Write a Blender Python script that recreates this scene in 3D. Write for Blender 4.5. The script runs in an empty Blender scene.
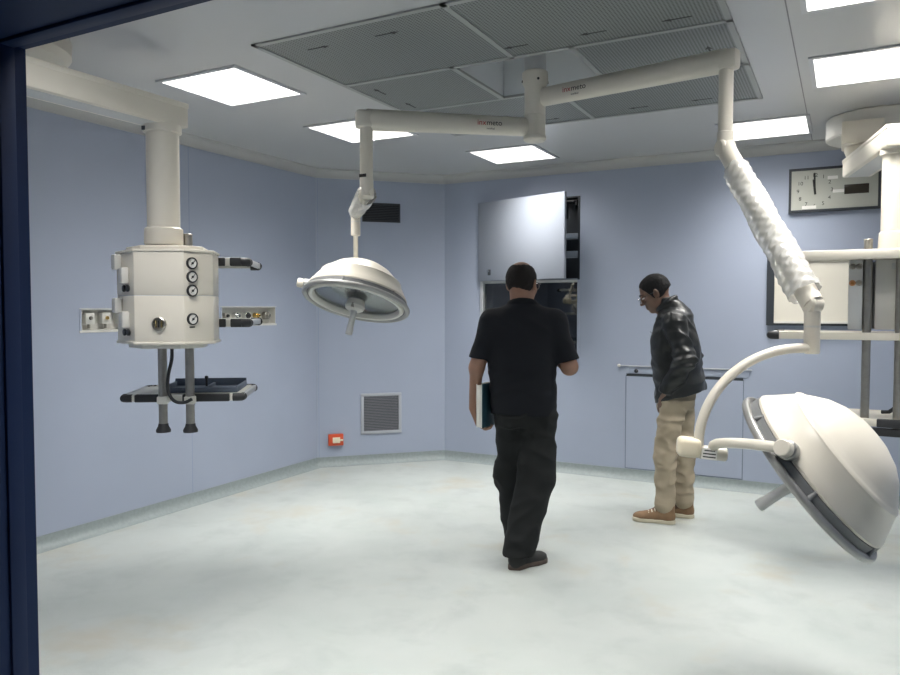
import bpy, bmesh, math, random
import numpy as np
from mathutils import Vector, Matrix, Euler
random.seed(7)
sc = bpy.context.scene
COL = sc.collection
PI = math.pi
R = math.radians

# ------------------------------------------------------------------ scene
sc.view_settings.view_transform = 'Standard'
sc.view_settings.look = 'None'
sc.view_settings.gamma = 1.0
sc.view_settings.use_curve_mapping = False
sc.view_settings.exposure = 0.0
w = bpy.data.worlds.new('world'); sc.world = w; w.use_nodes = True
w.node_tree.nodes['Background'].inputs[0].default_value = (0.55, 0.65, 0.85, 1)
w.node_tree.nodes['Background'].inputs[1].default_value = 0.05

cam = bpy.data.cameras.new('camera'); camo = bpy.data.objects.new('camera', cam); COL.objects.link(camo)
cam.sensor_width = 36.0; cam.lens = 29.8; cam.clip_start = 0.02
camo.location = (0, 0, 1.5)
camo.rotation_euler = (R(90 - 2.268), 0, R(27.9))
sc.camera = camo

# ------------------------------------------------------------------ materials
def mat(name, rgb, rough=0.5, metal=0.0, var=0.0, scale=8.0, bump=0.0, bscale=60.0, spec=0.5, sss=0.0, coat=0.0):
    m = bpy.data.materials.new(name); m.use_nodes = True
    nt = m.node_tree; b = nt.nodes['Principled BSDF']
    b.inputs['Base Color'].default_value = (*rgb, 1)
    b.inputs['Roughness'].default_value = rough
    b.inputs['Metallic'].default_value = metal
    b.inputs['Specular IOR Level'].default_value = spec
    if coat: b.inputs['Coat Weight'].default_value = coat
    if sss:
        b.inputs['Subsurface Weight'].default_value = sss
        b.inputs['Subsurface Radius'].default_value = (0.02, 0.008, 0.004)
    tc = nt.nodes.new('ShaderNodeTexCoord')
    if var:
        n = nt.nodes.new('ShaderNodeTexNoise'); n.inputs['Scale'].default_value = scale; n.inputs['Detail'].default_value = 5
        nt.links.new(tc.outputs['Object'], n.inputs['Vector'])
        cr = nt.nodes.new('ShaderNodeValToRGB')
        cr.color_ramp.elements[0].position = 0.3; cr.color_ramp.elements[1].position = 0.7
        cr.color_ramp.elements[0].color = (*[c * (1 - var) for c in rgb], 1)
        cr.color_ramp.elements[1].color = (*[min(1, c * (1 + var)) for c in rgb], 1)
        nt.links.new(n.outputs['Fac'], cr.inputs['Fac']); nt.links.new(cr.outputs['Color'], b.inputs['Base Color'])
    if bump:
        n2 = nt.nodes.new('ShaderNodeTexNoise'); n2.inputs['Scale'].default_value = bscale; n2.inputs['Detail'].default_value = 4
        nt.links.new(tc.outputs['Object'], n2.inputs['Vector'])
        bp = nt.nodes.new('ShaderNodeBump'); bp.inputs['Strength'].default_value = bump; bp.inputs['Distance'].default_value = 0.004
        nt.links.new(n2.outputs['Fac'], bp.inputs['Height']); nt.links.new(bp.outputs['Normal'], b.inputs['Normal'])
    return m

M = {}
M['wall'] = mat('wall_paint', (0.345, 0.388, 0.487), 0.42, var=0.03, scale=1.5, spec=0.35)
M['joint'] = mat('wall_joint', (0.27, 0.32, 0.46), 0.5)
M['ceil'] = mat('ceiling_metal', (0.48, 0.485, 0.49), 0.28, var=0.02, scale=1.0, spec=0.4)
M['seam'] = mat('ceiling_seam', (0.22, 0.22, 0.23), 0.6)
M['cornice'] = mat('cornice_alu', (0.43, 0.435, 0.43), 0.45)
M['navy'] = mat('navy_steel', (0.008, 0.020, 0.066), 0.55, var=0.1, scale=2, spec=0.2)
M['white'] = mat('enamel_white', (0.68, 0.64, 0.555), 0.32, var=0.015, scale=3)
M['white2'] = mat('plastic_white', (0.62, 0.61, 0.57), 0.38)
M['greyface'] = mat('panel_grey', (0.52, 0.53, 0.53), 0.45)
M['steel'] = mat('brushed_steel', (0.36, 0.345, 0.31), 0.33, metal=0.85, var=0.08, scale=30)
M['chrome'] = mat('chrome', (0.7, 0.7, 0.7), 0.15, metal=1.0)
M['brass'] = mat('brass', (0.6, 0.42, 0.15), 0.25, metal=1.0)
M['copper'] = mat('copper', (0.55, 0.27, 0.12), 0.3, metal=0.8)
M['black'] = mat('black_plastic', (0.016, 0.017, 0.019), 0.42)
M['rubber'] = mat('black_rubber', (0.020, 0.021, 0.024), 0.6)
M['tray'] = mat('slate_tray', (0.11, 0.14, 0.19), 0.45)
M['shelf'] = mat('shelf_enamel', (0.66, 0.65, 0.60), 0.35)
M['ring'] = mat('silver_ring', (0.33, 0.33, 0.32), 0.34, metal=0.5)
M['ringdark'] = mat('grey_ring_gasket', (0.16, 0.165, 0.17), 0.45)
M['reflector'] = mat('lamp_reflector', (0.55, 0.57, 0.58), 0.22, metal=0.7)
M['red'] = mat('red_plastic', (0.62, 0.085, 0.03), 0.4)
M['recess'] = mat('recess_white', (0.66, 0.69, 0.72), 0.5)
M['cream'] = mat('cream_plastic', (0.80, 0.72, 0.55), 0.4)
M['grille'] = mat('grille_slat', (0.16, 0.165, 0.185), 0.5)
M['grilleframe'] = mat('grille_frame', (0.40, 0.42, 0.46), 0.45)
M['railgrey'] = mat('rail_grey', (0.16, 0.19, 0.24), 0.5)
M['void'] = mat('dark_void', (0.012, 0.013, 0.015), 0.8)
M['alu'] = mat('aluminium', (0.55, 0.56, 0.58), 0.38, metal=0.5)
M['hoodframe'] = mat('hood_frame', (0.33, 0.34, 0.335), 0.45)
M['clockface'] = mat('clock_face', (0.45, 0.46, 0.41), 0.3)
M['display'] = mat('dark_display', (0.035, 0.028, 0.020), 0.2)
M['frame_dark'] = mat('dark_frame', (0.030, 0.036, 0.044), 0.4)
M['screen'] = mat('viewer_screen', (0.66, 0.63, 0.55), 0.35, var=0.02, scale=3)
M['door'] = mat('niche_door_paint', (0.28, 0.305, 0.355), 0.5, spec=0.25)
M['ink'] = mat('black_ink', (0.02, 0.02, 0.02), 0.6)
M['redink'] = mat('red_ink', (0.45, 0.03, 0.03), 0.6)
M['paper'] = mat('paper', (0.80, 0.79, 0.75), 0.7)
M['teal'] = mat('teal_cover', (0.012, 0.045, 0.065), 0.5, var=0.1, scale=10)
M['skin'] = mat('skin_light', (0.245, 0.135, 0.092), 0.55, var=0.10, scale=14, sss=0.15)
M['skin2'] = mat('skin_tan', (0.155, 0.088, 0.062), 0.5, var=0.10, scale=14, sss=0.15)
M['shirt'] = mat('black_cotton', (0.006, 0.0075, 0.011), 0.85, bump=0.25, bscale=220, spec=0.25)
M['trousersA'] = mat('black_twill', (0.011, 0.0125, 0.013), 0.85, bump=0.25, bscale=200, spec=0.25)
M['leather'] = mat('black_leather', (0.012, 0.014, 0.015), 0.40, bump=0.35, bscale=90, spec=0.40)
M['navyshirt'] = mat('navy_cotton', (0.010, 0.013, 0.035), 0.8)
M['beige'] = mat('beige_cotton', (0.36, 0.305, 0.225), 0.85, var=0.08, scale=9, bump=0.2, bscale=200, spec=0.2)
M['hairA'] = mat('hair_dark', (0.010, 0.008, 0.008), 0.75, bump=0.6, bscale=180, spec=0.25)
M['hairB'] = mat('hair_black', (0.010, 0.010, 0.011), 0.75, bump=0.6, bscale=180, spec=0.25)
M['shoeA'] = mat('dark_suede', (0.020, 0.021, 0.021), 0.8)
M['soleA'] = mat('brown_sole', (0.075, 0.055, 0.045), 0.7)
M['shoeB'] = mat('tan_suede', (0.215, 0.130, 0.070), 0.75, var=0.15, scale=20)
M['soleB'] = mat('cream_sole', (0.55, 0.50, 0.38), 0.6)
M['lace'] = mat('cream_lace', (0.68, 0.62, 0.48), 0.7)
M['iris'] = mat('brown_iris', (0.03, 0.016, 0.01), 0.25)
M['eye'] = mat('eye_white', (0.7, 0.68, 0.65), 0.2)

# floor: pale mottled vinyl with fine flecks, scuffs and ochre stains
def floor_mat():
    m = bpy.data.materials.new('vinyl_floor'); m.use_nodes = True
    nt = m.node_tree; b = nt.nodes['Principled BSDF']; L = nt.links.new
    tc = nt.nodes.new('ShaderNodeTexCoord')
    def noise(scale, detail=4, rough=0.55, dist=0.0):
        n = nt.nodes.new('ShaderNodeTexNoise'); n.inputs['Scale'].default_value = scale; n.inputs['Detail'].default_value = detail
        n.inputs['Roughness'].default_value = rough; n.inputs['Distortion'].default_value = dist
        L(tc.outputs['Object'], n.inputs['Vector']); return n
    def ramp(n, p0, p1, c0, c1):
        r = nt.nodes.new('ShaderNodeValToRGB'); e = r.color_ramp.elements
        e[0].position = p0; e[1].position = p1; e[0].color = (*c0, 1); e[1].color = (*c1, 1)
        L(n.outputs['Fac'], r.inputs['Fac']); return r
    def mix(t, f, a, c):
        x = nt.nodes.new('ShaderNodeMix'); x.data_type = 'RGBA'; x.blend_type = t
        if isinstance(f, float): x.inputs['Factor'].default_value = f
        else: L(f, x.inputs['Factor'])
        for sock, v in ((x.inputs['A'], a), (x.inputs['B'], c)):
            if isinstance(v, tuple): sock.default_value = (*v, 1)
            else: L(v, sock)
        return x.outputs['Result']
    base = ramp(noise(1.1, 5, 0.6, 0.2), 0.3, 0.7, (0.385, 0.42, 0.406), (0.45, 0.48, 0.463))
    fleck = ramp(noise(260, 2), 0.35, 0.65, (0.86, 0.86, 0.86), (1.08, 1.08, 1.08))
    col = mix('MULTIPLY', 0.8, base.outputs['Color'], fleck.outputs['Color'])
    scuff = ramp(noise(3.2, 7, 0.62, 0.25), 0.50, 0.74, (0, 0, 0), (1, 1, 1))
    sf = nt.nodes.new('ShaderNodeMath'); sf.operation = 'MULTIPLY'; sf.inputs[1].default_value = 0.5
    L(scuff.outputs['Color'], sf.inputs[0])
    col = mix('MIX', sf.outputs[0], col, (0.29, 0.31, 0.307))
    st = ramp(noise(1.5, 6, 0.62, 0.3), 0.555, 0.70, (0, 0, 0), (1, 1, 1))
    s2 = nt.nodes.new('ShaderNodeMath'); s2.operation = 'MULTIPLY'; s2.inputs[1].default_value = 0.6
    L(st.outputs['Color'], s2.inputs[0])
    col = mix('MIX', s2.outputs[0], col, (0.40, 0.365, 0.285))
    L(col, b.inputs['Base Color'])
    rr = ramp(noise(2.5, 5), 0.3, 0.7, (0.36,) * 3, (0.52,) * 3)
    L(rr.outputs['Color'], b.inputs['Roughness'])
    b.inputs['Specular IOR Level'].default_value = 0.4
    return m
M['floor'] = floor_mat()
M['cove'] = mat('vinyl_cove', (0.26, 0.30, 0.30), 0.45, var=0.08, scale=40)

def perforated():
    m = bpy.data.materials.new('perforated_steel'); m.use_nodes = True
    nt = m.node_tree; b = nt.nodes['Principled BSDF']; L = nt.links.new
    tc = nt.nodes.new('ShaderNodeTexCoord')
    mp = nt.nodes.new('ShaderNodeMapping'); mp.inputs['Scale'].default_value = (62, 62, 0)
    L(tc.outputs['Object'], mp.inputs['Vector'])
    fr = nt.nodes.new('ShaderNodeVectorMath'); fr.operation = 'FRACTION'; L(mp.outputs[0], fr.inputs[0])
    sb = nt.nodes.new('ShaderNodeVectorMath'); sb.operation = 'SUBTRACT'; sb.inputs[1].default_value = (0.5, 0.5, 0); L(fr.outputs[0], sb.inputs[0])
    ln = nt.nodes.new('ShaderNodeVectorMath'); ln.operation = 'LENGTH'; L(sb.outputs[0], ln.inputs[0])
    lt = nt.nodes.new('ShaderNodeMath'); lt.operation = 'LESS_THAN'; lt.inputs[1].default_value = 0.29; L(ln.outputs['Value'], lt.inputs[0])
    mx = nt.nodes.new('ShaderNodeMix'); mx.data_type = 'RGBA'
    L(lt.outputs[0], mx.inputs['Factor'])
    mx.inputs['A'].default_value = (0.225, 0.24, 0.235, 1); mx.inputs['B'].default_value = (0.06, 0.065, 0.065, 1)
    L(mx.outputs['Result'], b.inputs['Base Color'])
    b.inputs['Roughness'].default_value = 0.5; b.inputs['Metallic'].default_value = 0.2
    return m
M['perf'] = perforated()

def emit(name, rgb, s):
    m = bpy.data.materials.new(name); m.use_nodes = True
    nt = m.node_tree; nt.nodes.clear()
    e = nt.nodes.new('ShaderNodeEmission'); o = nt.nodes.new('ShaderNodeOutputMaterial')
    e.inputs[0].default_value = (*rgb, 1); e.inputs[1].default_value = s
    nt.links.new(e.outputs[0], o.inputs[0]); return m
def led(name, rgb, s, p):
    m = emit(name, rgb, s); nt = m.node_tree; L = nt.links.new; e = next(n for n in nt.nodes if n.type == 'EMISSION')
    g = nt.nodes.new('ShaderNodeNewGeometry'); d = nt.nodes.new('ShaderNodeVectorMath'); d.operation = 'DOT_PRODUCT'
    L(g.outputs['Normal'], d.inputs[0]); L(g.outputs['Incoming'], d.inputs[1])
    a = nt.nodes.new('ShaderNodeMath'); a.operation = 'ABSOLUTE'; L(d.outputs['Value'], a.inputs[0])
    q = nt.nodes.new('ShaderNodeMath'); q.operation = 'POWER'; q.inputs[1].default_value = p; L(a.outputs[0], q.inputs[0])
    k = nt.nodes.new('ShaderNodeMath'); k.operation = 'MULTIPLY'; k.inputs[1].default_value = s; L(q.outputs[0], k.inputs[0])
    c = nt.nodes.new('ShaderNodeMath'); c.operation = 'ADD'; c.inputs[1].default_value = 1.6; L(k.outputs[0], c.inputs[0])
    L(c.outputs[0], e.inputs['Strength']); return m
M['led'] = led('led_diffuser', (1.0, 0.975, 0.93), 72.0, 3.6)          # prismatic panel: most light goes straight down

def glassy(name, tint, gloss=0.12, rough=0.03, white=0.0, wcol=(0.9, 0.9, 0.88)):
    m = bpy.data.materials.new(name); m.use_nodes = True
    nt = m.node_tree; nt.nodes.clear(); L = nt.links.new
    o = nt.nodes.new('ShaderNodeOutputMaterial'); t = nt.nodes.new('ShaderNodeBsdfTransparent'); g = nt.nodes.new('ShaderNodeBsdfGlossy')
    t.inputs[0].default_value = (*tint, 1); g.inputs['Roughness'].default_value = rough
    lw = nt.nodes.new('ShaderNodeLayerWeight'); lw.inputs[0].default_value = 0.25
    mm = nt.nodes.new('ShaderNodeMath'); mm.operation = 'MULTIPLY_ADD'; mm.inputs[1].default_value = 0.5; mm.inputs[2].default_value = gloss
    L(lw.outputs['Fresnel'], mm.inputs[0])
    mx = nt.nodes.new('ShaderNodeMixShader'); L(mm.outputs[0], mx.inputs[0]); L(t.outputs[0], mx.inputs[1]); L(g.outputs[0], mx.inputs[2])
    out = mx
    if white:
        d = nt.nodes.new('ShaderNodeBsdfDiffuse'); d.inputs[0].default_value = (*wcol, 1)
        m2 = nt.nodes.new('ShaderNodeMixShader'); m2.inputs[0].default_value = white
        L(mx.outputs[0], m2.inputs[1]); L(d.outputs[0], m2.inputs[2]); out = m2
    L(out.outputs[0], o.inputs[0]); return m
M['glass'] = glassy('lamp_glass', (0.80, 0.82, 0.83), 0.10, 0.06)
M['darkglass'] = glassy('dark_window_glass', (0.32, 0.36, 0.38), 0.10, 0.02)
M['specs'] = glassy('spectacle_lens', (0.92, 0.93, 0.94), 0.08, 0.02)
M['wrap'] = glassy('clear_plastic_wrap', (0.93, 0.93, 0.92), 0.20, 0.25, white=0.30)

# ------------------------------------------------------------------ mesh builder
class B:
    def __init__(s): s.v = []; s.f = []; s.mi = []; s.mats = []
    def _i(s, m):
        if m not in s.mats: s.mats.append(m)
        return s.mats.index(m)
    def add(s, verts, faces, m, T=None):
        o = len(s.v); k = s._i(m)
        s.v += [tuple(T @ Vector(p)) if T is not None else tuple(p) for p in verts]
        for f in faces: s.f.append([o + i for i in f]); s.mi.append(k)
    def bmadd(s, bm, m, T=None):
        bm.verts.index_update()
        s.add([v.co.copy() for v in bm.verts], [[v.index for v in f.verts] for f in bm.faces], m, T); bm.free()
    def box(s, c, size, m, rot=None, bev=0.0, seg=2):
        bm = bmesh.new(); bmesh.ops.create_cube(bm, size=1.0)
        for v in bm.verts: v.co = Vector((v.co.x * size[0], v.co.y * size[1], v.co.z * size[2]))
        if bev: bmesh.ops.bevel(bm, geom=bm.edges[:], offset=min(bev, min(size) * 0.45), segments=seg, profile=0.5, affect='EDGES')
        T = Matrix.Translation(c)
        if rot is not None: T = T @ rot.to_4x4()
        s.bmadd(bm, m, T)
    def prism(s, poly, z0, z1, m, T=None, bev=0.0):
        bm = bmesh.new(); n = len(poly)
        a = [bm.verts.new((x, y, z0)) for x, y in poly]; b = [bm.verts.new((x, y, z1)) for x, y in poly]
        bm.faces.new(a[::-1]); bm.faces.new(b)
        for i in range(n): bm.faces.new((a[i], a[(i + 1) % n], b[(i + 1) % n], b[i]))
        bmesh.ops.recalc_face_normals(bm, faces=bm.faces[:])
        if bev: bmesh.ops.bevel(bm, geom=bm.edges[:], offset=bev, segments=2, profile=0.5, affect='EDGES')
        s.bmadd(bm, m, T)
    def lathe(s, prof, m, T=None, seg=48):
        vs = []; fs = []; n = len(prof)
        for i in range(seg):
            a = 2 * PI * i / seg
            for r, h in prof: vs.append((r * math.cos(a), r * math.sin(a), h))
        for i in range(seg):
            j = (i + 1) % seg
            for k in range(n - 1): fs.append([i * n + k, j * n + k, j * n + k + 1, i * n + k + 1])
        bm = bmesh.new(); bv = [bm.verts.new(p) for p in vs]
        for f in fs: bm.faces.new([bv[q] for q in f])
        bmesh.ops.remove_doubles(bm, verts=bm.verts[:], dist=1e-6)
        bmesh.ops.recalc_face_normals(bm, faces=bm.faces[:])
        s.bmadd(bm, m, T)
    def cyl(s, p0, p1, r0, m, r1=None, seg=28, bev=0.0):
        r1 = r0 if r1 is None else r1
        p0 = Vector(p0); p1 = Vector(p1); d = p1 - p0; L = d.length
        T = Matrix.Translation(p0) @ d.to_track_quat('Z', 'Y').to_matrix().to_4x4()
        b = min(bev, L * 0.4, r0 * 0.6, r1 * 0.6)
        prof = [(0, 0), (r0 - b, 0), (r0, b), (r1, L - b), (r1 - b, L), (0, L)] if b else [(0, 0), (r0, 0), (r1, L), (0, L)]
        s.lathe(prof, m, T, seg)
    def tube(s, pts, r, m, seg=14, flat=1.0, cap=True):
        pts = [Vector(p) for p in pts]; n = len(pts); rs = r if isinstance(r, (list, tuple)) else [r] * n
        vs = []; fs = []
        t0 = (pts[1] - pts[0]).normalized()
        u = t0.orthogonal().normalized()
        if abs(t0.z) < 0.95: u = t0.cross(Vector((0, 0, 1))).normalized()
        for i in range(n):
            t = (pts[min(i + 1, n - 1)] - pts[max(i - 1, 0)]).normalized()
            u = (u - t * u.dot(t)).normalized(); q = t.cross(u)
            for k in range(seg):
                a = 2 * PI * k / seg
                vs.append(pts[i] + u * (math.cos(a) * rs[i] * flat) + q * (math.sin(a) * rs[i]))
        for i in range(n - 1):
            for k in range(seg):
                l = (k + 1) % seg
                fs.append([i * seg + k, i * seg + l, (i + 1) * seg + l, (i + 1) * seg + k])
        if cap: fs.append(list(range(seg))[::-1]); fs.append([(n - 1) * seg + k for k in range(seg)])
        s.add(vs, fs, m)
    def text(s, body, size, m, T, align='CENTER', ext=0.0004):
        cu = bpy.data.curves.new('t', 'FONT'); cu.body = body; cu.size = size; cu.align_x = align; cu.align_y = 'CENTER'; cu.extrude = ext
        ob = bpy.data.objects.new('t', cu); COL.objects.link(ob)
        dg = bpy.context.evaluated_depsgraph_get(); dg.update()
        me = bpy.data.meshes.new_from_object(ob.evaluated_get(dg))
        s.add([v.co.copy() for v in me.vertices], [list(p.vertices) for p in me.polygons], m, T)
        bpy.data.objects.remove(ob); bpy.data.curves.remove(cu); bpy.data.meshes.remove(me)
    def out(s, name, parent=None, label=None, smooth=35):
        root = parent
        while root is not None and root.parent is not None: root = root.parent
        me = bpy.data.meshes.new(name)
        vs = s.v
        if root is not None:
            inv = ROOT[root.name].inverted(); vs = [tuple(inv @ Vector(p)) for p in vs]
        me.from_pydata(vs, [], s.f)
        for m in s.mats: me.materials.append(m)
        me.polygons.foreach_set('material_index', s.mi)
        if smooth:
            me.polygons.foreach_set('use_smooth', [True] * len(me.polygons))
            me.set_sharp_from_angle(angle=R(smooth))
        me.update()
        o = bpy.data.objects.new(name, me); COL.objects.link(o)
        if parent is not None: o.parent = parent
        if label: o['label'] = label
        return o

ROOT = {}
def thing(name, loc, label, cat, group=None, rotz=0.0):
    o = bpy.data.objects.new(name, None); COL.objects.link(o)
    o.location = loc; o.rotation_euler = (0, 0, rotz); o.empty_display_size = 0.1
    o['label'] = label; o['category'] = cat
    if group: o['group'] = group
    ROOT[o.name] = Matrix.Translation(loc) @ Matrix.Rotation(rotz, 4, 'Z')
    return o
def structure(o): o['kind'] = 'structure'; return o
def frame(o, x, y, z):          # 4x4 from origin and three axes
    x, y, z = Vector(x), Vector(y), Vector(z)
    return Matrix(((x.x, y.x, z.x, o[0]), (x.y, y.y, z.y, o[1]), (x.z, y.z, z.z, o[2]), (0, 0, 0, 1)))

# ------------------------------------------------------------------ room shell
XL, XR, YF, YB, ZC = -4.38, 1.32, 1.25, 6.48, 2.79
POLY = [(XL, YF), (XL, 5.59), (-3.49, YB), (0.43, YB), (XR, 5.59), (XR, YF)]

def cells(lo, hi, cuts): return sorted({lo, hi, *[c for c in cuts if lo < c < hi]})
def wall(name, p, q, holes, depth=0.14, joints=()):
    """inner face from p to q seen from the room, holes as (s0, s1, z0, z1), pushed outward by depth"""
    p = Vector((*p, 0)); q = Vector((*q, 0)); L = (q - p).length; d = (q - p) / L
    n = Vector((-d.y, d.x, 0))                                         # outward (room lies to the right of p->q)
    us = cells(0, L, [h[0] for h in holes] + [h[1] for h in holes]); zs = cells(0, ZC + 0.02, [h[2] for h in holes] + [h[3] for h in holes])
    bm = bmesh.new(); V = {}
    def vt(u, z):
        if (u, z) not in V: V[(u, z)] = bm.verts.new(p + d * u + Vector((0, 0, z)))
        return V[(u, z)]
    for i in range(len(us) - 1):
        for k in range(len(zs) - 1):
            cu = (us[i] + us[i + 1]) / 2; cz = (zs[k] + zs[k + 1]) / 2
            if any(h[0] < cu < h[1] and h[2] < cz < h[3] for h in holes): continue
            bm.faces.new((vt(us[i], zs[k]), vt(us[i + 1], zs[k]), vt(us[i + 1], zs[k + 1]), vt(us[i], zs[k + 1])))
    r = bmesh.ops.extrude_face_region(bm, geom=bm.faces[:])
    for v in r['geom']:
        if isinstance(v, bmesh.types.BMVert): v.co += n * depth
    bmesh.ops.recalc_face_normals(bm, faces=bm.faces[:])
    b = B(); b.bmadd(bm, M['wall'])
    for u in joints:
        b.box(p + d * u + Vector((0, 0, 1.4)) - n * 0.0003, (0.004, 0.0012, 2.62), M['joint'], rot=Matrix.Rotation(math.atan2(d.y, d.x), 3, 'Z'))
    return structure(b.out(name, smooth=0))

GAS = [(3.155, 3.80, 1.352, 1.492), (4.39, 5.02, 1.365, 1.508)]        # recesses in the left wall
HATCH = (-3.10, -2.11, 0.975, 2.505)
wall('wall_left', POLY[0], POLY[1], [(a - YF, b - YF, c, d) for a, b, c, d in GAS], joints=(2.82,))
wall('wall_corner_left', POLY[1], POLY[2], [], joints=(0.02,))
wall('wall_back', POLY[2], POLY[3], [(HATCH[0] - POLY[2][0], HATCH[1] - POLY[2][0], HATCH[2], HATCH[3])], joints=())
wall('wall_corner_right', POLY[3], POLY[4], [])
wall('wall_right', POLY[4], POLY[5], [], joints=(1.2, 2.4, 3.6))
DX0, DX1, DZ = -2.005, 0.22, 2.212
b = B()
for (x0, x1, z0, z1) in ((XL - 0.14, DX0 - 0.002, 0, ZC + 0.02), (DX1 + 0.002, XR + 0.14, 0, ZC + 0.02), (DX0 - 0.002, DX1 + 0.002, DZ + 0.002, ZC + 0.02)):
    b.box(((x0 + x1) / 2, YF - 0.125, (z0 + z1) / 2), (x1 - x0, 0.25, z1 - z0), M['wall'])
structure(b.out('wall_front', smooth=0))

b = B(); b.box((-1.5, 2.0, -0.05), (8.0, 10.0, 0.1), M['floor']); structure(b.out('floor', smooth=0))

HX0, HX1, HY0, HY1 = -2.58, -0.48, 2.83, 4.97                           # supply-air field
LIGHTS = [(-3.18, 3.30), (-3.12, 4.53), (-2.48, 5.82), (-0.53, 5.83), (0.11, 4.60), (0.11, 3.34), (-2.25, 1.78), (-0.80, 1.78)]
b = B()
for (x0, x1, y0, y1) in ((XL - .14, HX0, YF - .25, YB + .14), (HX1, XR + .14, YF - .25, YB + .14), (HX0, HX1, YF - .25, HY0), (HX0, HX1, HY1, YB + .14)):
    b.box(((x0 + x1) / 2, (y0 + y1) / 2, ZC + 0.03), (x1 - x0, y1 - y0, 0.06), M['ceil'])
for x in (-0.245,): b.box((x, (YF + YB) / 2, ZC - 0.0004), (0.006, YB - YF, 0.0012), M['seam'])
structure(b.out('ceiling', smooth=0))

# corridor the camera stands in
b = B(); b.box((-1.5, -0.95, 2.65), (8.0, 3.9, 0.08), M['cornice']); structure(b.out('ceiling_corridor', smooth=0))

def sweep(name, i, prof, m, lab=None):
    """profile (distance into the room, z) along wall i of POLY with mitred ends"""
    n = len(POLY)
    def inn(a, c):
        d = (Vector(c) - Vector(a)).normalized(); return d, Vector((d.y, -d.x))
    def off(k, dist):                                                  # polygon vertex k moved inside by dist
        d1, n1 = inn(POLY[(k - 1) % n], POLY[k]); d2, n2 = inn(POLY[k], POLY[(k + 1) % n])
        m_ = (n1 + n2); m_ = m_ / m_.dot(n1); return Vector(POLY[k]) + m_ * dist
    vs = []
    for k in (i, (i + 1) % n):
        for dist, z in prof:
            p = off(k, dist); vs.append((p.x, p.y, z))
    c = len(prof); fs = [[a, (a + 1) % c, c + (a + 1) % c, c + a] for a in range(c)] + [list(range(c)), list(range(c, 2 * c))[::-1]]
    bm = bmesh.new(); bv = [bm.verts.new(v) for v in vs]
    for f in fs: bm.faces.new([bv[q] for q in f])
    bmesh.ops.recalc_face_normals(bm, faces=bm.faces[:])
    b = B(); b.bmadd(bm, m); return structure(b.out(name, smooth=40))
cove = [(0.0, 0.0), (0.0, 0.088), (0.004, 0.088)] + [(0.004 + 0.05 * (1 - math.cos(t)), 0.004 + 0.07 * (1 - math.sin(t))) for t in [PI / 2 * k / 8 for k in range(1, 9)]] + [(0.06, 0.0)]
corn = [(0.0, ZC), (0.0, 2.712), (0.012, 2.712)] + [(0.012 + 0.05 * (1 - math.cos(t)), 2.716 + 0.062 * math.sin(t)) for t in [PI / 2 * k / 6 for k in range(1, 7)]] + [(0.066, ZC)]
for i, s in ((0, 'left'), (1, 'corner_left'), (2, 'back'), (3, 'corner_right'), (4, 'right')):
    sweep('baseboard_' + s, i, cove, M['cove'])
for i in range(5): sweep('trim_%d' % (i + 1), i, corn, M['cornice'])

# doorway lining (navy steel), inner lip 4 cm wide
b = B()
for sx, x in ((1, DX0), (-1, DX1)):
    b.box((x - sx * 0.0, YF - 0.135, DZ / 2), (0.004, 0.35, DZ), M['navy'])
    b.box((x + sx * 0.004, YF - 0.018, DZ / 2), (0.014, 0.044, DZ), M['navy'], bev=0.003)
    b.box((x - sx * 0.10, YF - 0.262, DZ / 2 + 0.05), (0.24, 0.022, DZ + 0.1), M['navy'], bev=0.004)
b.box(((DX0 + DX1) / 2, YF - 0.135, DZ), (DX1 - DX0, 0.35, 0.004), M['navy'])
b.box(((DX0 + DX1) / 2, YF - 0.018, DZ - 0.004), (DX1 - DX0, 0.044, 0.014), M['navy'], bev=0.003)
b.box(((DX0 + DX1) / 2, YF - 0.262, DZ + 0.10), (DX1 - DX0 + 0.4, 0.022, 0.22), M['navy'], bev=0.004)
structure(b.out('door_1'))

# ------------------------------------------------------------------ ceiling lights
def diff(o, c): return None
where = ['closest to the navy door frame, above the left wall pendant', 'behind the swing arm of the left lamp', 'in the far left corner below the column',
         'near the back wall, behind the right drop tube', 'large at the right edge above the right pendant', 'cut off by the top right edge of the photo',
         'front left, just inside the doorway above the frame', 'front right, just inside the doorway above the frame']
for i, (x, y) in enumerate(LIGHTS):
    t = thing('ceiling_light', (x, y, ZC), 'square white LED ceiling panel, ' + where[i], 'ceiling light', 'square LED panels round the air field')
    b = B(); s = 0.30
    for dx, dy, sx, sy in ((0, s - .012, 2 * s, .024), (0, -s + .012, 2 * s, .024), (s - .012, 0, .024, 2 * s - .048), (-s + .012, 0, .024, 2 * s - .048)):
        b.box((x + dx, y + dy, ZC - 0.005), (sx, sy, 0.010), M['alu'])
    b.out('frame', t)
    b = B(); b.box((x, y, ZC - 0.003), (2 * s - .05, 2 * s - .05, 0.006), M['led']); b.out('diffuser', t)

# ------------------------------------------------------------------ supply-air field with perforated panels
t = thing('air_supply_canopy', ((HX0 + HX1) / 2, (HY0 + HY1) / 2, ZC), 'large square grey perforated air supply field in the ceiling around the lamp column', 'ceiling air diffuser')
XM, YA, YC_, XA, XB = -1.53, 3.575, 4.245, -1.88, -1.215
b = B(); zf = ZC - 0.002; fwid = 0.028
for (x0, y0, x1, y1) in ((HX0, HY0, HX1, HY0), (HX0, HY1, HX1, HY1), (HX0, HY0, HX0, HY1), (HX1, HY0, HX1, HY1), (HX0, YA, HX1, YA), (HX0, YC_, HX1, YC_),
                         (XM, HY0, XM, YA), (XM, YC_, XM, HY1), (XA, YA, XA, YC_), (XB, YA, XB, YC_)):
    b.box(((x0 + x1) / 2, (y0 + y1) / 2, zf), (abs(x1 - x0) + fwid, abs(y1 - y0) + fwid, 0.014), M['hoodframe'])
b.out('frame', t)
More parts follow.
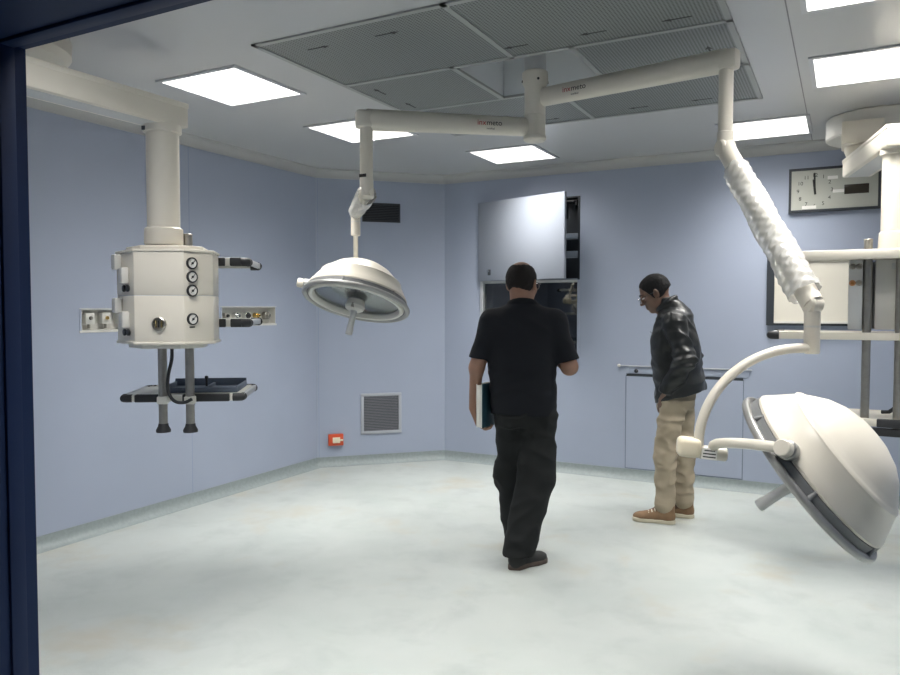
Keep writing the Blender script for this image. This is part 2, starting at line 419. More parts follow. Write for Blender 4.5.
arrows = {0: [(-2.33, 3.0, 1), (-1.93, 3.0, 1)], 1: [(-1.45, 3.44, -1), (-1.06, 3.44, -1), (-0.68, 3.45, -1)], 2: [(-2.47, 3.78, 2), (-2.46, 4.12, 2)], 3: [(-0.62, 3.95, 2), (-1.1, 4.12, -1)],
          4: [(-2.2, 4.86, 1), (-1.8, 4.86, 1)], 5: [(-1.19, 4.84, -1), (-0.80, 4.84, -1)]}
for k, (x0, x1, y0, y1) in enumerate(((HX0, XM, HY0, YA), (XM, HX1, HY0, YA), (HX0, XA, YA, YC_), (XB, HX1, YA, YC_), (HX0, XM, YC_, HY1), (XM, HX1, YC_, HY1))):
    b = B(); b.box(((x0 + x1) / 2, (y0 + y1) / 2, ZC + 0.006), (x1 - x0 - .02, y1 - y0 - .02, 0.02), M['perf'])
    for ax, ay, d in arrows[k]:
        zz = ZC - 0.0045
        if d == 2:
            b.box((ax, ay, zz), (0.010, 0.11, 0.001), M['ink']); b.add([(ax, ay - .075, zz), (ax - .018, ay - .03, zz), (ax + .018, ay - .03, zz)], [[0, 1, 2]], M['ink'])
        else:
            b.box((ax, ay, zz), (0.12, 0.010, 0.001), M['ink']); b.add([(ax + d * .075, ay, zz), (ax + d * .03, ay - .018, zz), (ax + d * .03, ay + .018, zz)], [[0, 1, 2]], M['ink'])
    b.out('perforated_panel', t)
b = B(); zr = 0.34
b.box((XA + .004, (YA + YC_) / 2, ZC + zr / 2), (0.008, YC_ - YA, zr), M['recess']); b.box((XB - .004, (YA + YC_) / 2, ZC + zr / 2), (0.008, YC_ - YA, zr), M['greyface'])
b.box(((XA + XB) / 2, YC_ - .004, ZC + zr / 2), (XB - XA, 0.008, zr), M['recess']); b.box(((XA + XB) / 2, YA + .004, ZC + zr / 2), (XB - XA, 0.008, zr), M['recess'])
b.box(((XA + XB) / 2, (YA + YC_) / 2, ZC + zr + .01), (XB - XA, YC_ - YA, 0.02), M['greyface'])
b.out('recess_box', t)

# ------------------------------------------------------------------ wall things
def on_wall(o, yaw, z=0.0):
    """frame on a wall: x along the wall (to the viewer's right), y out of the wall towards the room, z up"""
    c, s = math.cos(yaw), math.sin(yaw)
    return Matrix.Translation(o) @ Matrix(((c, s, 0, 0), (s, -c, 0, 0), (0, 0, 1, 0), (0, 0, 0, 1)))
class WB(B):
    """builder in a wall frame: box corners x0..x1, y0..y1 (out of the wall), z0..z1"""
    def __init__(s, T): super().__init__(); s.T = T
    def bx(s, x0, x1, y0, y1, z0, z1, m, bev=0.0):
        c = s.T @ Vector(((x0 + x1) / 2, (y0 + y1) / 2, (z0 + z1) / 2))
        r = s.T.to_3x3(); r.col[1] = -r.col[1]
        s.box(c, (abs(x1 - x0), abs(y1 - y0), abs(z1 - z0)), m, rot=r, bev=bev)
    def cy(s, p0, p1, r, m, **k): s.cyl(s.T @ Vector(p0), s.T @ Vector(p1), r, m, **k)
    def tx(s, body, size, m, x, y, z, align='CENTER'):
        o = s.T @ Vector((x, y, z)); T3 = s.T.to_3x3()
        s.text(body, size, m, frame(o, T3.col[0], T3.col[2], T3.col[1]), align)
TB = on_wall((0, YB, 0), 0.0)                       # back wall: x = world x
TL = on_wall((XL, 0, 0), PI / 2)                    # left wall: x = world y
TC = on_wall((XL, 5.59, 0), PI / 4)                 # left chamfer: x = distance from its left end

def rootT(T, x, z): p = T @ Vector((x, 0, z)); return (p.x, p.y, p.z)

# wall clock with a digital read-out
t = thing('wall_clock', rootT(TB, -0.09, 2.245), 'wide dark framed wall clock with numeral dial and small digital display high on back wall', 'clock')
b = WB(TB); x0, x1, z0, z1 = -0.405, 0.222, 2.245, 2.585; fr = 0.018
b.bx(x0, x1, 0, 0.035, z0, z0 + fr, M['frame_dark']); b.bx(x0, x1, 0, 0.035, z1 - fr, z1, M['frame_dark'])
b.bx(x0, x0 + fr, 0, 0.035, z0 + fr, z1 - fr, M['frame_dark']); b.bx(x1 - fr, x1, 0, 0.035, z0 + fr, z1 - fr, M['frame_dark'])
b.out('frame', t)
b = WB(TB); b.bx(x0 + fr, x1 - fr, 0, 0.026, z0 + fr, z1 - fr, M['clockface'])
cx, cz, rr = -0.222, 2.408, 0.118
for h in range(1, 13):
    a = R(90 - 30 * h); b.tx(str(h), 0.040, M['ink'], cx + rr * math.cos(a), 0.0266, cz + rr * math.sin(a))
for (px, pz, pw) in ((-0.10, 2.50, 0.07), (-0.055, 2.395, 0.085), (-0.26, 2.282, 0.10)): b.bx(px - pw / 2, px + pw / 2, 0.026, 0.0272, pz - .012, pz + .012, M['paper'])  # blank pale strips added in place of whitish reflections on the dial
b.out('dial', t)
b = WB(TB)
for ang, L, wd in ((91.5, 0.135, 0.012), (96, 0.085, 0.016)):
    a = R(ang); p0 = Vector((cx - .03 * math.cos(a), 0.030, cz - .03 * math.sin(a))); p1 = Vector((cx + L * math.cos(a), 0.030, cz + L * math.sin(a)))
    b.tube([TB @ p0, TB @ p1], wd / 2, M['ink'], seg=8)
b.out('hand', t)
b = WB(TB); b.bx(-0.020, 0.145, 0.026, 0.030, 2.366, 2.438, M['display'], bev=.002); b.out('display', t)

# film viewer
t = thing('film_viewer', rootT(TB, -0.25, 1.36), 'unlit x-ray film viewer with dark frame and off white screen on back wall', 'light box')
b = WB(TB); x0, x1, z0, z1 = -0.552, 0.10, 1.362, 1.895
b.bx(x0, x0 + .055, 0, 0.05, z0, z1, M['frame_dark']); b.bx(x1 - .03, x1, 0, 0.05, z0, z1, M['frame_dark'])
b.bx(x0 + .055, x1 - .03, 0, 0.05, z1 - .03, z1, M['frame_dark']); b.bx(x0 + .055, x1 - .03, 0, 0.05, z0, z0 + .018, M['frame_dark']); b.out('frame', t)
b = WB(TB); b.bx(x0 + .055, x1 - .03, 0.0, 0.036, z0 + .018, z1 - .03, M['screen']); b.out('screen', t)
b = WB(TB); b.bx(x0 + .058, x1 - .03, 0.036, 0.055, z0 + .018, z0 + .034, M['white2']); b.out('film_ledge', t)

# viewing window with an open niche above
x0, x1, z0, z1 = HATCH; zm = 1.755
t = thing('viewing_window', rootT(TB, (x0 + x1) / 2, z0), 'dark glazed viewing window in the back wall beyond the man in black', 'window')
b = WB(TB); e = 0.001
b.bx(x0 + e, x0 + .036, -.06, .012, z0 + e, zm, M['alu'], bev=.003); b.bx(x1 - .022, x1 - e, -.06, .003, z0 + e, zm, M['wall'])
b.bx(x0 + .036, x1 - .022, -.06, .003, z0 + e, z0 + .024, M['wall']); b.bx(x0 + .036, x1 - .022, -.10, .010, zm - .022, zm, M['greyface']); b.out('frame', t)
b = WB(TB); b.bx(x0 + .03, x1 - .02, -.035, -.027, z0 + .02, zm - .02, M['darkglass']); b.out('glass_pane', t)
b = WB(TB)
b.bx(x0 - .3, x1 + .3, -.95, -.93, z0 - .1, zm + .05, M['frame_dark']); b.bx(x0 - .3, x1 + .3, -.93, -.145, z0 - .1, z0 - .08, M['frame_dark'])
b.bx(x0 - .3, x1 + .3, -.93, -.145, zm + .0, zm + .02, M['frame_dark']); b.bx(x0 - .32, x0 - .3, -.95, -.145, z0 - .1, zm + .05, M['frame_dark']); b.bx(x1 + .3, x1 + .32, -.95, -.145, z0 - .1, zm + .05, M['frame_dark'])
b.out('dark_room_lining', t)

t = thing('wall_niche', rootT(TB, (x0 + x1) / 2, zm), 'wall niche with pale blue door swung open above the dark viewing window', 'cabinet')
b = WB(TB); dp = .135
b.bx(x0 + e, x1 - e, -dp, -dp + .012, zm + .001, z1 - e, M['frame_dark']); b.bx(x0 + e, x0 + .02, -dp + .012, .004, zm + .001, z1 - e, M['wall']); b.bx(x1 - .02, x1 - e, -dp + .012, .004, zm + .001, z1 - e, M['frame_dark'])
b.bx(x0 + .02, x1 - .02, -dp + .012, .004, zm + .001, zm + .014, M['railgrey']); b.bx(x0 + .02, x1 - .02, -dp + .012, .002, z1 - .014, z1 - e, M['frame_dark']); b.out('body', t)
for z, h in ((2.125, .05), (1.955, .06)):
    b = WB(TB); b.bx(x0 + .02, x1 - .02, -.075, -.012, z, z + h, M['railgrey'], bev=.004); b.out('rail', t)
b = WB(TB); b.bx(x1 - .15, x1 - .03, -.05, .012, z1 - .055, z1 - .035, M['black'], bev=.003); b.bx(x1 - .14, x1 - .125, -.05, .010, z1 - .20, z1 - .055, M['black'], bev=.003); b.bx(x1 - .045, x1 - .03, -.05, .012, z1 - .08, z1 - .04, M['black'])
b.out('door_stay', t)
ang = R(-18.5); hx, hy = x0 + .0, YB - 0.008
Td = Matrix.Translation((hx, hy, 0)) @ Matrix.Rotation(ang, 4, 'Z')
b = B(); b.box(Td @ Vector((.515, -.014, (zm + z1) / 2 - .004)), (1.03, .028, z1 - zm - .008), M['door'], rot=Td.to_3x3(), bev=.003); dr = b.out('door', t)
b = B(); b.box(Td @ Vector((.15, -.032, 1.835)), (.034, .010, .055), M['frame_dark'], rot=Td.to_3x3(), bev=.004); b.cyl(Td @ Vector((.15, -.036, 1.845)), Td @ Vector((.15, -.052, 1.845)), .011, M['chrome']); b.out('lock', dr)

# flush hatch low in the back wall, rail above it
t = thing('access_hatch', rootT(TB, -1.2, 0.08), 'flush pale blue hatch with dark edge low in back wall behind the jacketed man', 'hatch')
b = WB(TB); x0, x1, z0, z1 = -1.68, -0.722, 0.098, 0.905
b.bx(x0, x1, .0013, .005, z0, z1, M['wall']); b.out('panel', t)
b = WB(TB); g = .007
b.bx(x0 - g, x0, .0013, .003, z0 - g, z1 + g, M['railgrey']); b.bx(x1, x1 + g, .0013, .003, z0 - g, z1 + g, M['railgrey']); b.bx(x0, x1, .0013, .003, z0 - g, z0, M['railgrey']); b.bx(x0, x1, .0013, .005, z1, z1 + .022, M['frame_dark'])
b.out('gap_seal', t)
t = thing('wall_rail', rootT(TB, -1.2, 0.985), 'thin white rail fixed on the back wall just above the flush hatch', 'rail')
b = WB(TB); b.bx(-1.76, -0.655, 0, .014, .990, 1.000, M['alu'], bev=.003); b.cy((-1.745, .0, .995), (-1.745, .02, .995), .014, M['white2'], bev=.004); b.out('rail', t)
b = WB(TB); b.bx(-1.66, -.68, 0, .004, .932, .984, M['wall'], bev=.001); b.out('cover_strip', t)
b = WB(TB); b.cy((-1.592, .006, .953), (-1.592, .025, .953), .017, M['black'], bev=.005); b.cy((-1.592, .025, .953), (-1.592, .032, .953), .009, M['frame_dark']); b.out('knob', t)

# grilles and red socket on the corner wall
t = thing('air_grille', rootT(TC, .617, .285), 'square grey return air grille with pale frame low on the corner wall', 'vent')
b = WB(TC); x0, x1, z0, z1 = .418, .816, .287, .680; fr = .028
for a in ((x0, x1, z0, z0 + fr), (x0, x1, z1 - fr, z1), (x0, x0 + fr, z0 + fr, z1 - fr), (x1 - fr, x1, z0 + fr, z1 - fr)): b.bx(a[0], a[1], 0, .012, a[2], a[3], M['grilleframe'], bev=.002)
b.out('frame', t)
b = WB(TC); b.bx(x0 + fr, x1 - fr, 0, .001, z0 + fr, z1 - fr, M['frame_dark'])
for k in range(22):
    z = z0 + fr + (k + .5) * (z1 - z0 - 2 * fr) / 22; b.bx(x0 + fr, x1 - fr, .001, .007, z - .0045, z + .0045, M['grille'])
b.out('louvre', t)
t = thing('air_vent', rootT(TC, .624, 2.32), 'small dark rectangular extract vent high on the corner wall under the ceiling', 'vent')
b = WB(TC); x0, x1, z0, z1 = .44, .81, 2.320, 2.502; fr = .012
for a in ((x0, x1, z0, z0 + fr), (x0, x1, z1 - fr, z1), (x0, x0 + fr, z0 + fr, z1 - fr), (x1 - fr, x1, z0 + fr, z1 - fr)): b.bx(a[0], a[1], 0, .010, a[2], a[3], M['frame_dark'], bev=.002)
b.out('frame', t)
b = WB(TC); b.bx(x0 + fr, x1 - fr, 0, .001, z0 + fr, z1 - fr, M['void'])
for k in range(10):
    z = z0 + fr + (k + .5) * (z1 - z0 - 2 * fr) / 10; b.bx(x0 + fr, x1 - fr, .001, .006, z - .003, z + .003, M['frame_dark'])
b.out('louvre', t)
t = thing('wall_socket', rootT(TC, .174, .195), 'red wall socket box with cream centre low on the corner wall left of the grille', 'socket')
b = WB(TC); b.bx(.103, .246, 0, .035, .196, .306, M['red'], bev=.008); b.out('box', t)
b = WB(TC); b.bx(.142, .212, .035, .043, .222, .276, M['cream'], bev=.004); b.bx(.212, .240, .035, .041, .240, .256, M['cream'], bev=.003); b.out('socket_face', t)

# medical gas recesses on the left wall
def gas(y0, y1, z0, z1, label, kind):
    t = thing('gas_outlet_recess', rootT(TL, (y0 + y1) / 2, z0), label, 'gas outlet', 'gas outlet recesses on the left wall')
    b = WB(TL); d = -.062
    b.bx(y0, y1, d - .004, d, z0, z1, M['white2']); b.bx(y0 + .0, y1, d, .003, z0 + .0005, z0 + .004, M['white2']); b.bx(y0, y1, d, .003, z1 - .004, z1 - .0005, M['greyface'])  # top lining greyer: shade under the recess edge put into its colour
    b.bx(y0 + .0005, y0 + .004, d, .003, z0 + .004, z1 - .004, M['white2']); b.bx(y1 - .004, y1 - .0005, d, .003, z0 + .004, z1 - .004, M['white2'])
    fr = .014
    b.bx(y0 - fr, y1 + fr, 0, .004, z0 - fr, z0, M['white2']); b.bx(y0 - fr, y1 + fr, 0, .004, z1, z1 + fr * .5, M['greyface']); b.bx(y0 - fr, y0, 0, .004, z0, z1, M['wall']); b.bx(y1, y1 + fr, 0, .004, z0, z1, M['wall'])  # trim coloured as the light falls: shaded grey above, lit white lip below
    b.out('housing', t)
    n = 5; zc = (z0 + z1) / 2
    for k in range(n):
        u = y0 + (k + .62) * (y1 - y0) / (n + .25)
        if kind == 0:
            b = WB(TL); b.bx(u - .033, u + .033, d, -.012, zc - .030, zc + .045, M['white2'], bev=.005)
            o = b.out('outlet', t)
            b = WB(TL); b.cy((u, -.012, zc + .012), (u, .002, zc + .012), .012, M['brass'] if k % 2 else M['steel'], bev=.002); b.out('gas_port', o)
            b = WB(TL); b.cy((u, -.03, zc - .030), (u, -.03, zc - .056), .009, M['steel']); b.out('hose_nipple', o)
        else:
            b = WB(TL); r = (.022, .028, .030, .022, .034)[k]; m_ = (M['steel'], M['chrome'], M['chrome'], M['brass'], M['steel'])[k]
            b.cy((u, d, zc), (u, -.014, zc), r, m_, bev=.004); b.cy((u, -.014, zc), (u, .006, zc), r * .55, M['black'] if k in (0, 2) else m_, bev=.003)
            if k in (1, 2): b.cy((u, -.02, zc - r * .9), (u, -.02, zc - .05), .009, M['steel'])
            b.out('outlet', t)
gas(*GAS[0], 'white recess of square gas outlets in left wall, half hidden left of the pendant console', 0)
gas(*GAS[1], 'white recess with five round gas outlets in left wall right of the pendant console', 1)

# ------------------------------------------------------------------ surgical light with two heads
cx, cy = -1.503, 3.822
SL = thing('surgical_light', (cx, cy, ZC), 'white ceiling mounted surgical light with two round lamp heads on jointed arms', 'surgical light')
b = B(); b.cyl((cx, cy, 3.125), (cx, cy, 2.76), .058, M['greyface'], bev=.002); b.out('ceiling_tube', SL)
b = B(); b.lathe([(0, 2.775), (.062, 2.775), (.070, 2.768), (.070, 2.715), (.060, 2.695), (.057, 2.69), (.057, 2.545), (.0555, 2.543), (.0555, 2.540), (.057, 2.538), (.057, 2.432), (.062, 2.428), (.062, 2.412), (.052, 2.402), (0, 2.402)], M['white'], Matrix.Translation((cx, cy, 0)))
colm = b.out('column', SL)
for k in range(4):
    b = B(); a = R(35 + 90 * k); b.cyl((cx + .066 * math.cos(a), cy + .066 * math.sin(a), 2.72), (cx + .0725 * math.cos(a), cy + .0725 * math.sin(a), 2.72), .007, M['black'], seg=12); b.out('screw', colm)

def arm(p0, p1, r0, r1, endtype):
    """horizontal swing arm, oval section, closed by a boxy end"""
    p0, p1 = Vector(p0), Vector(p1); d = (p1 - p0).normalized(); n = 14
    b = B(); L = (p1 - p0).length
    pts = [p0 + d * (L * k / n) for k in range(n + 1)]; rs = [r0 + (r1 - r0) * k / n for k in range(n + 1)]
    b.tube(pts, rs, M['white'], seg=28, flat=.72)
    q = d.cross(Vector((0, 0, 1)))
    T3 = Matrix((d, q, Vector((0, 0, 1)))).transposed()
    b.box(p1 + d * .012, (.088, r1 * 1.45, r1 * 1.62), M['white'], rot=T3, bev=.018)
    return b.out('swing_arm', SL), d
def lettering(par, o, x, out, h):
    """red and black maker's lettering on the arm's side facing the door"""
    up = Vector((0, 0, 1)); x = x.normalized(); z = x.cross(up)
    b = B(); b.text('inx', h, M['redink'], frame(o - x * h * .05, x, up, z), 'RIGHT'); b.text('meto', h, M['ink'], frame(o, x, up, z), 'LEFT')
    b.text('medikal', h * .36, M['ink'], frame(o + x * h * .55 - up * h * .75, x, up, z), 'CENTER'); b.out('lettering', par)

# left arm, drop tube, spring arm pointing away
la0, la1 = Vector((cx, cy, 2.478)), Vector((-2.216, 3.255, 2.478))
o, d = arm(la0 + (la1 - la0) * .05, la1, .050, .056, 0)
q = Vector((-d.y, d.x, 0));  q = q if q.y < 0 else -q
lettering(o, la0 + (la1 - la0) * .305 + q * .0392 + Vector((0, 0, .004)), -d, q, .040)
b = B(); b.cyl((la1.x, la1.y, 2.47), (la1.x, la1.y, 2.125), .034, M['white'], bev=.004); b.box((la1.x, la1.y - .035, 2.185), (.04, .006, .016), M['ink']); dt = b.out('drop_tube', SL)
LT = Vector((-2.737, 3.897, 0))
def wobble(p, seed, amp):
    return (math.sin(p[0] * 61 + seed) * math.sin(p[1] * 83 + 2 * seed) + math.sin(p[2] * 97 + 1.7 * seed) * .8 + math.sin((p[0] + p[1] + p[2]) * 171 + seed) * .5) * amp
def wrap(path, rads, seed, amp, parent, seg=40):
    """crumpled clear film round an arm"""
    pts = [Vector(p) for p in path]; n = len(pts); vs = []; fs = []; u = None
    for i in range(n):
        t_ = (pts[min(i + 1, n - 1)] - pts[max(i - 1, 0)]).normalized()
        if u is None: u = t_.cross(Vector((0, 0, 1))).normalized()
        u = (u - t_ * u.dot(t_)).normalized(); w_ = t_.cross(u)
        for k in range(seg):
            a = 2 * PI * k / seg; r = rads[i] * (1 + .05 * math.sin(3 * a + i * .17 + seed))
            p = pts[i] + (u * math.cos(a) * .92 + w_ * math.sin(a)) * r + Vector((0, 0, -.010))
            r2 = wobble(p * 1.9, seed, amp * .9) + amp * 1.5 * (1 - 2 * abs(math.sin(i * .6 + 2.2 * math.sin(2 * a + seed) + a))) + amp * 1.2 * abs(math.sin(5 * a + 3 * math.sin(i * .31)))
            vs.append(p + (u * math.cos(a) + w_ * math.sin(a)) * r2)
    for i in range(n - 1):
        for k in range(seg):
            l = (k + 1) % seg; fs.append([i * seg + k, i * seg + l, (i + 1) * seg + l, (i + 1) * seg + k])
    b = B(); b.add(vs, fs, M['wrap'], None)
    return b.out('plastic_wrap', parent, label='crumpled clear plastic film', smooth=60)
def lerp(p, q, n): return [Vector(p) + (Vector(q) - Vector(p)) * (k / n) for k in range(n + 1)]
sa0 = Vector((la1.x, la1.y, 2.10)); sa1 = Vector((LT.x, LT.y, 2.115))
def spring_arm(p0, p1, r0, r1, wr, seed):
    d = (p1 - p0).normalized(); b = B()
    n = d.cross(Vector((0, 0, 1))).normalized()
    b.cyl(p0 - n * .036, p0 + n * .036, r0 * .86, M['white'], bev=.008); b.cyl(p1 - n * .029, p1 + n * .029, r1 * .82, M['white'], bev=.008)
    pts = lerp(p0, p1, 16); b.tube(pts, [r0 + (r1 - r0) * k / 16 for k in range(17)], M['white'], seg=24, flat=.78)
    b.cyl(p0 + Vector((0, 0, -.02)), p0 + Vector((0, 0, .075)), .036, M['white'], bev=.004)
    o = b.out('spring_arm', SL); L = (p1 - p0).length; k = 90
    wrap(lerp(p0 + d * L * wr[0], p0 + d * L * wr[1], k), [wr[2] + (wr[3] - wr[2]) * i / k for i in range(k + 1)], seed, .0019, o)
    return o
spring_arm(sa0, sa1, .040, .032, (-.01, .98, .052, .044), 1.3)

def lamp_head(c, n, ref, pivot_ang, label, LS=.92):
    """c centre of the rim plane, n the way the lamp shines, ref a rim direction; pivot_ang from ref"""
    n = Vector(n).normalized(); x = Vector(ref); x = (x - n * x.dot(n)).normalized(); z = -n; y = z.cross(x)
    T = frame(c, x * LS, y * LS, z * LS)
    b = B(); b.lathe([(.335, .010), (.350, .014), (.352, .024), (.346, .036), (.330, .060), (.288, .128), (.288, .138), (.281, .146), (.274, .149), (.264, .155), (.246, .172), (.200, .212), (.142, .243), (.073, .262), (0, .268)], M['white'], T, 72)
    b.lathe([(.335, .000), (.320, .030), (.25, .09), (.17, .13), (0, .15)], M['reflector'], T, 72)
    h = b.out('lamp_head', SL, label=label)
    b = B(); b.lathe([(.348, -.036), (.357, -.034), (.354, .012), (.340, .012), (.338, -.030), (.348, -.036)], M['ringdark'], T, 72); b.out('gasket', h, label='dark grey gasket')
    b = B(); b.lathe([(.366 + .017 * math.cos(q_), -.034 + .017 * math.sin(q_)) for q_ in [2 * PI * k / 14 for k in range(15)]], M['ring'], T, 72); b.out('grip_ring', h, label='silver grey grip ring')
    b = B()
    for k in range(6):
        a = 2 * PI * (k + .3) / 6; ca, sa = math.cos(a), math.sin(a)
        b.cyl(T @ Vector((.345 * ca, .345 * sa, .012)), T @ Vector((.366 * ca, .366 * sa, -.030)), .010, M['ringdark'], seg=12)
    b.lathe([(.300, -.024), (.312, -.046), (.332, -.046), (.340, -.036), (.335, .002), (.300, -.008), (.300, -.024)], M['white2'], T, 72); b.out('inner_rim', h)
    b = B(); b.lathe([(.302, -.016), (.2, -.022), (.05, -.025), (.05, -.021), (.2, -.018), (.302, -.012), (.302, -.016)], M['glass'], T, 64); b.out('glass_cover', h)
    b = B(); b.cyl(T @ Vector((0, 0, .10)), T @ Vector((0, 0, .02)), .085, M['frame_dark'], bev=.006); b.cyl(T @ Vector((0, 0, .02)), T @ Vector((0, 0, -.02)), .070, M['ringdark'], bev=.004)
    for k in range(4):
        a = R(45 + 90 * k); b.box(T @ Vector((.082 * math.cos(a), .082 * math.sin(a), .05)), (.02, .05, .06), M['alu'], rot=T.to_3x3() @ Matrix.Rotation(a, 3, 'Z'), bev=.003)
    b.out('bulb_holder', h)
    b = B(); b.lathe([(0, -.024), (.060, -.024), (.066, -.060), (.070, -.066), (.062, -.088), (.040, -.100), (0, -.100)], M['white2'], T, 40)
    for k in range(2):
        a = R(80 + 180 * k); b.cyl(T @ Vector((.058 * math.cos(a), .058 * math.sin(a), -.06)), T @ Vector((.058 * math.cos(a), .058 * math.sin(a), -.092)), .011, M['steel'], seg=14)
    b.out('handle_mount', h)
    b = B(); b.lathe([(0, -.096), (.026, -.096), (.023, -.110), (.021, -.15), (.0225, -.21), (.025, -.262), (.023, -.271), (0, -.272)], M['greyface'], T, 28); b.out('handle', h)
    a = pivot_ang; ra = x * math.cos(a) + y * math.sin(a); P = Vector(c) + ra * .372 * LS - n * .026
    b = B(); b.cyl(P - ra * .03, P + ra * .012, .034, M['ring'], bev=.004); b.cyl(P + ra * .010, P + ra * .052, .029, M['white'], bev=.004); b.out('pivot_cap', h)
    return h, P + ra * .032

def slerp_arc(c, p, q, n=18, lift=0.0):
    c, p, q = Vector(c), Vector(p), Vector(q); a, b_ = p - c, q - c; la, lb = a.length, b_.length; a, b_ = a / la, b_ / lb
    w_ = math.acos(max(-1, min(1, a.dot(b_)))); out = []
    for k in range(n + 1):
        t_ = k / n; v = (a * math.sin((1 - t_) * w_) + b_ * math.sin(t_ * w_)) / math.sin(w_)
        out.append(c + v * (la + (lb - la) * t_) + Vector((0, 0, lift * math.sin(PI * t_))))
    return out
def yoke(tx, ty, z0, z1, J, r, straight=.12):
    """tube end and the quarter arc that drops from it to the joint J"""
    b = B(); b.cyl((tx, ty, z0), (tx, ty, z1), .0295, M['white'], bev=.004); b.lathe([(.0295, (z0 + z1) / 2 + .004), (.0302, (z0 + z1) / 2 + .002), (.0302, (z0 + z1) / 2 - .002), (.0295, (z0 + z1) / 2 - .004)], M['white2'], Matrix.Translation((tx, ty, 0)), 28)
    b.out('end_tube', SL)
    S = Vector((tx, ty, z1 + .022)); H = Vector((J[0] - tx, J[1] - ty, 0)); pts = [S, S + H * straight * .5]
    for k in range(25):
        a = PI / 2 * k / 24; pts.append(S + H * (straight + (1 - straight) * math.sin(a)) + Vector((0, 0, (J[2] - S.z) * (1 - math.cos(a)))))
    b = B(); b.tube(pts, r, M['white'], seg=18); b.out('yoke_arc', SL)
def joint_box(J, ax, label):
    ax = Vector(ax).normalized(); up = Vector((0, 0, 1)); y = up.cross(ax).normalized(); z = ax.cross(y); T3 = Matrix((ax, y, z)).transposed()
    J = Vector(J); b = B()
    b.box(J - ax * .035 - z * .012, (.085, .080, .072), M['cream'], rot=T3, bev=.018, seg=3)
    b.cyl(J - z * .026, J + ax * .105 - z * .026, .026, M['white'], bev=.005); jb = b.out('yoke_joint', SL)
    b = B(); o = J + ax * .038 - z * .026 - y * .0268
    b.box(o, (.055, .001, .042), M['paper'], rot=T3)
    for k in range(3): b.box(o - y * .0006 + z * (.012 - .012 * k), (.046 - .008 * (k == 0), .0006, .0045), M['ink'], rot=T3)
    b.out('rating_label', jb)

# left head
lc = Vector((-2.721, 3.885, 1.565)); ln = (-.004, -.367, -.93)
hl, PL = lamp_head(lc, ln, (-.319, -.166, .082), R(0), 'round lamp head hung level, tilted to show its glass', .90)
vdir = Vector((LT.x, LT.y, 0)).normalized()
JL = Vector((LT.x, LT.y, 0)) + vdir * .43 + Vector((0, 0, 1.60))
yoke(LT.x, LT.y, 2.13, 1.955, JL, .0155)
joint_box(JL, (lc - JL) * Vector((1, 1, .0)), '')
b = B(); b.tube(slerp_arc(lc, JL, PL, 20), .0155, M['white'], seg=16); b.out('yoke_arm', SL)

# right arm and head
ra0, ra1 = Vector((cx, cy, 2.632)), Vector((-0.50, 3.648, 2.632))
o, d = arm(ra0 + (ra1 - ra0) * .05, ra1, .050, .056, 0)
q = Vector((-d.y, d.x, 0)); q = q if q.y < 0 else -q
lettering(o, ra0 + (ra1 - ra0) * .235 + q * .0388 + Vector((0, 0, .004)), d, q, .040)
b = B(); b.cyl((ra1.x, ra1.y, 2.62), (ra1.x, ra1.y, 2.27), .0325, M['white'], bev=.004)
for z in (2.45, 2.41): b.cyl((ra1.x + .02, ra1.y - .018, z), (ra1.x + .0225, ra1.y - .0205, z), .005, M['ink'], seg=10)
b.out('drop_tube', SL)
RT = Vector((-.111, 3.222, 0))
spring_arm(Vector((ra1.x, ra1.y, 2.235)), Vector((RT.x, RT.y, 1.515)), .047, .047, (.14, .93, .059, .066), 4.1)
rc = Vector((-.085, 3.041, .900)); rn = Vector((-.775, .029, -.632)); e1 = Vector((.561, .262, -.786))
zz = -rn.normalized(); xx = (-e1 - zz * (-e1).dot(zz)).normalized(); yy = zz.cross(xx); e2 = Vector((.143, -.963, -.219))
pa = R(50) * (1 if yy.dot(e2) > 0 else -1)
hr, PR = lamp_head(rc, rn, -e1, pa, 'large near lamp head tipped on edge with its dome back showing')
JR = Vector((-.478, 2.905, .985))
yoke(RT.x, RT.y, 1.535, 1.322, JR, .0185)
joint_box(JR, (.95, .30, -.08), '')
b = B(); pts = [JR + Vector((.050, .012, -.016)), JR + Vector((.056, -.006, .004))] + slerp_arc(rc, JR + Vector((.072, -.024, .014)), PR, 18); b.tube(pts, [.019] * 3 + [.0185] * 18, M['white'], seg=16); b.out('yoke_arm', SL)

# ------------------------------------------------------------------ ceiling pendants
def gauge(b_, c, n, up, r=.021):
    n = Vector(n).normalized(); up = Vector(up); x = up.cross(n).normalized(); T = frame(c, x, n.cross(x), n)
    b_.lathe([(0, 0), (r, 0), (r, .010), (r * .93, .013), (r * .80, .013), (r * .78, .009)], M['black'], T, 28)
    b_.lathe([(r * .79, .009), (0, .0095)], M['paper'], T, 28)
    b_.cyl(T @ Vector((0, 0, .009)), T @ Vector((0, 0, .013)), r * .2, M['ink'], seg=12)
    b_.tube([T @ Vector((-.3 * r, -.3 * r, .0115)), T @ Vector((.5 * r, .5 * r, .0115))], .0016, M['ink'], seg=6)
def pole(t, x, y, z0, z1, foot=True):
    b = B(); b.cyl((x, y, z0), (x, y, z1), .0225, M['steel'], bev=.002); b.cyl((x, y, z1), (x, y, z1 + .006), .0245, M['steel'], bev=.002); p = b.out('pole', t, label='brushed steel pole')
    if foot:
        b = B(); b.lathe([(0, 0), (.036, 0), (.037, .012), (.026, .032), (.024, .045), (0, .045)], M['rubber'], Matrix.Translation((x, y, z0 - .012))); b.out('foot', p, label='black rubber foot')
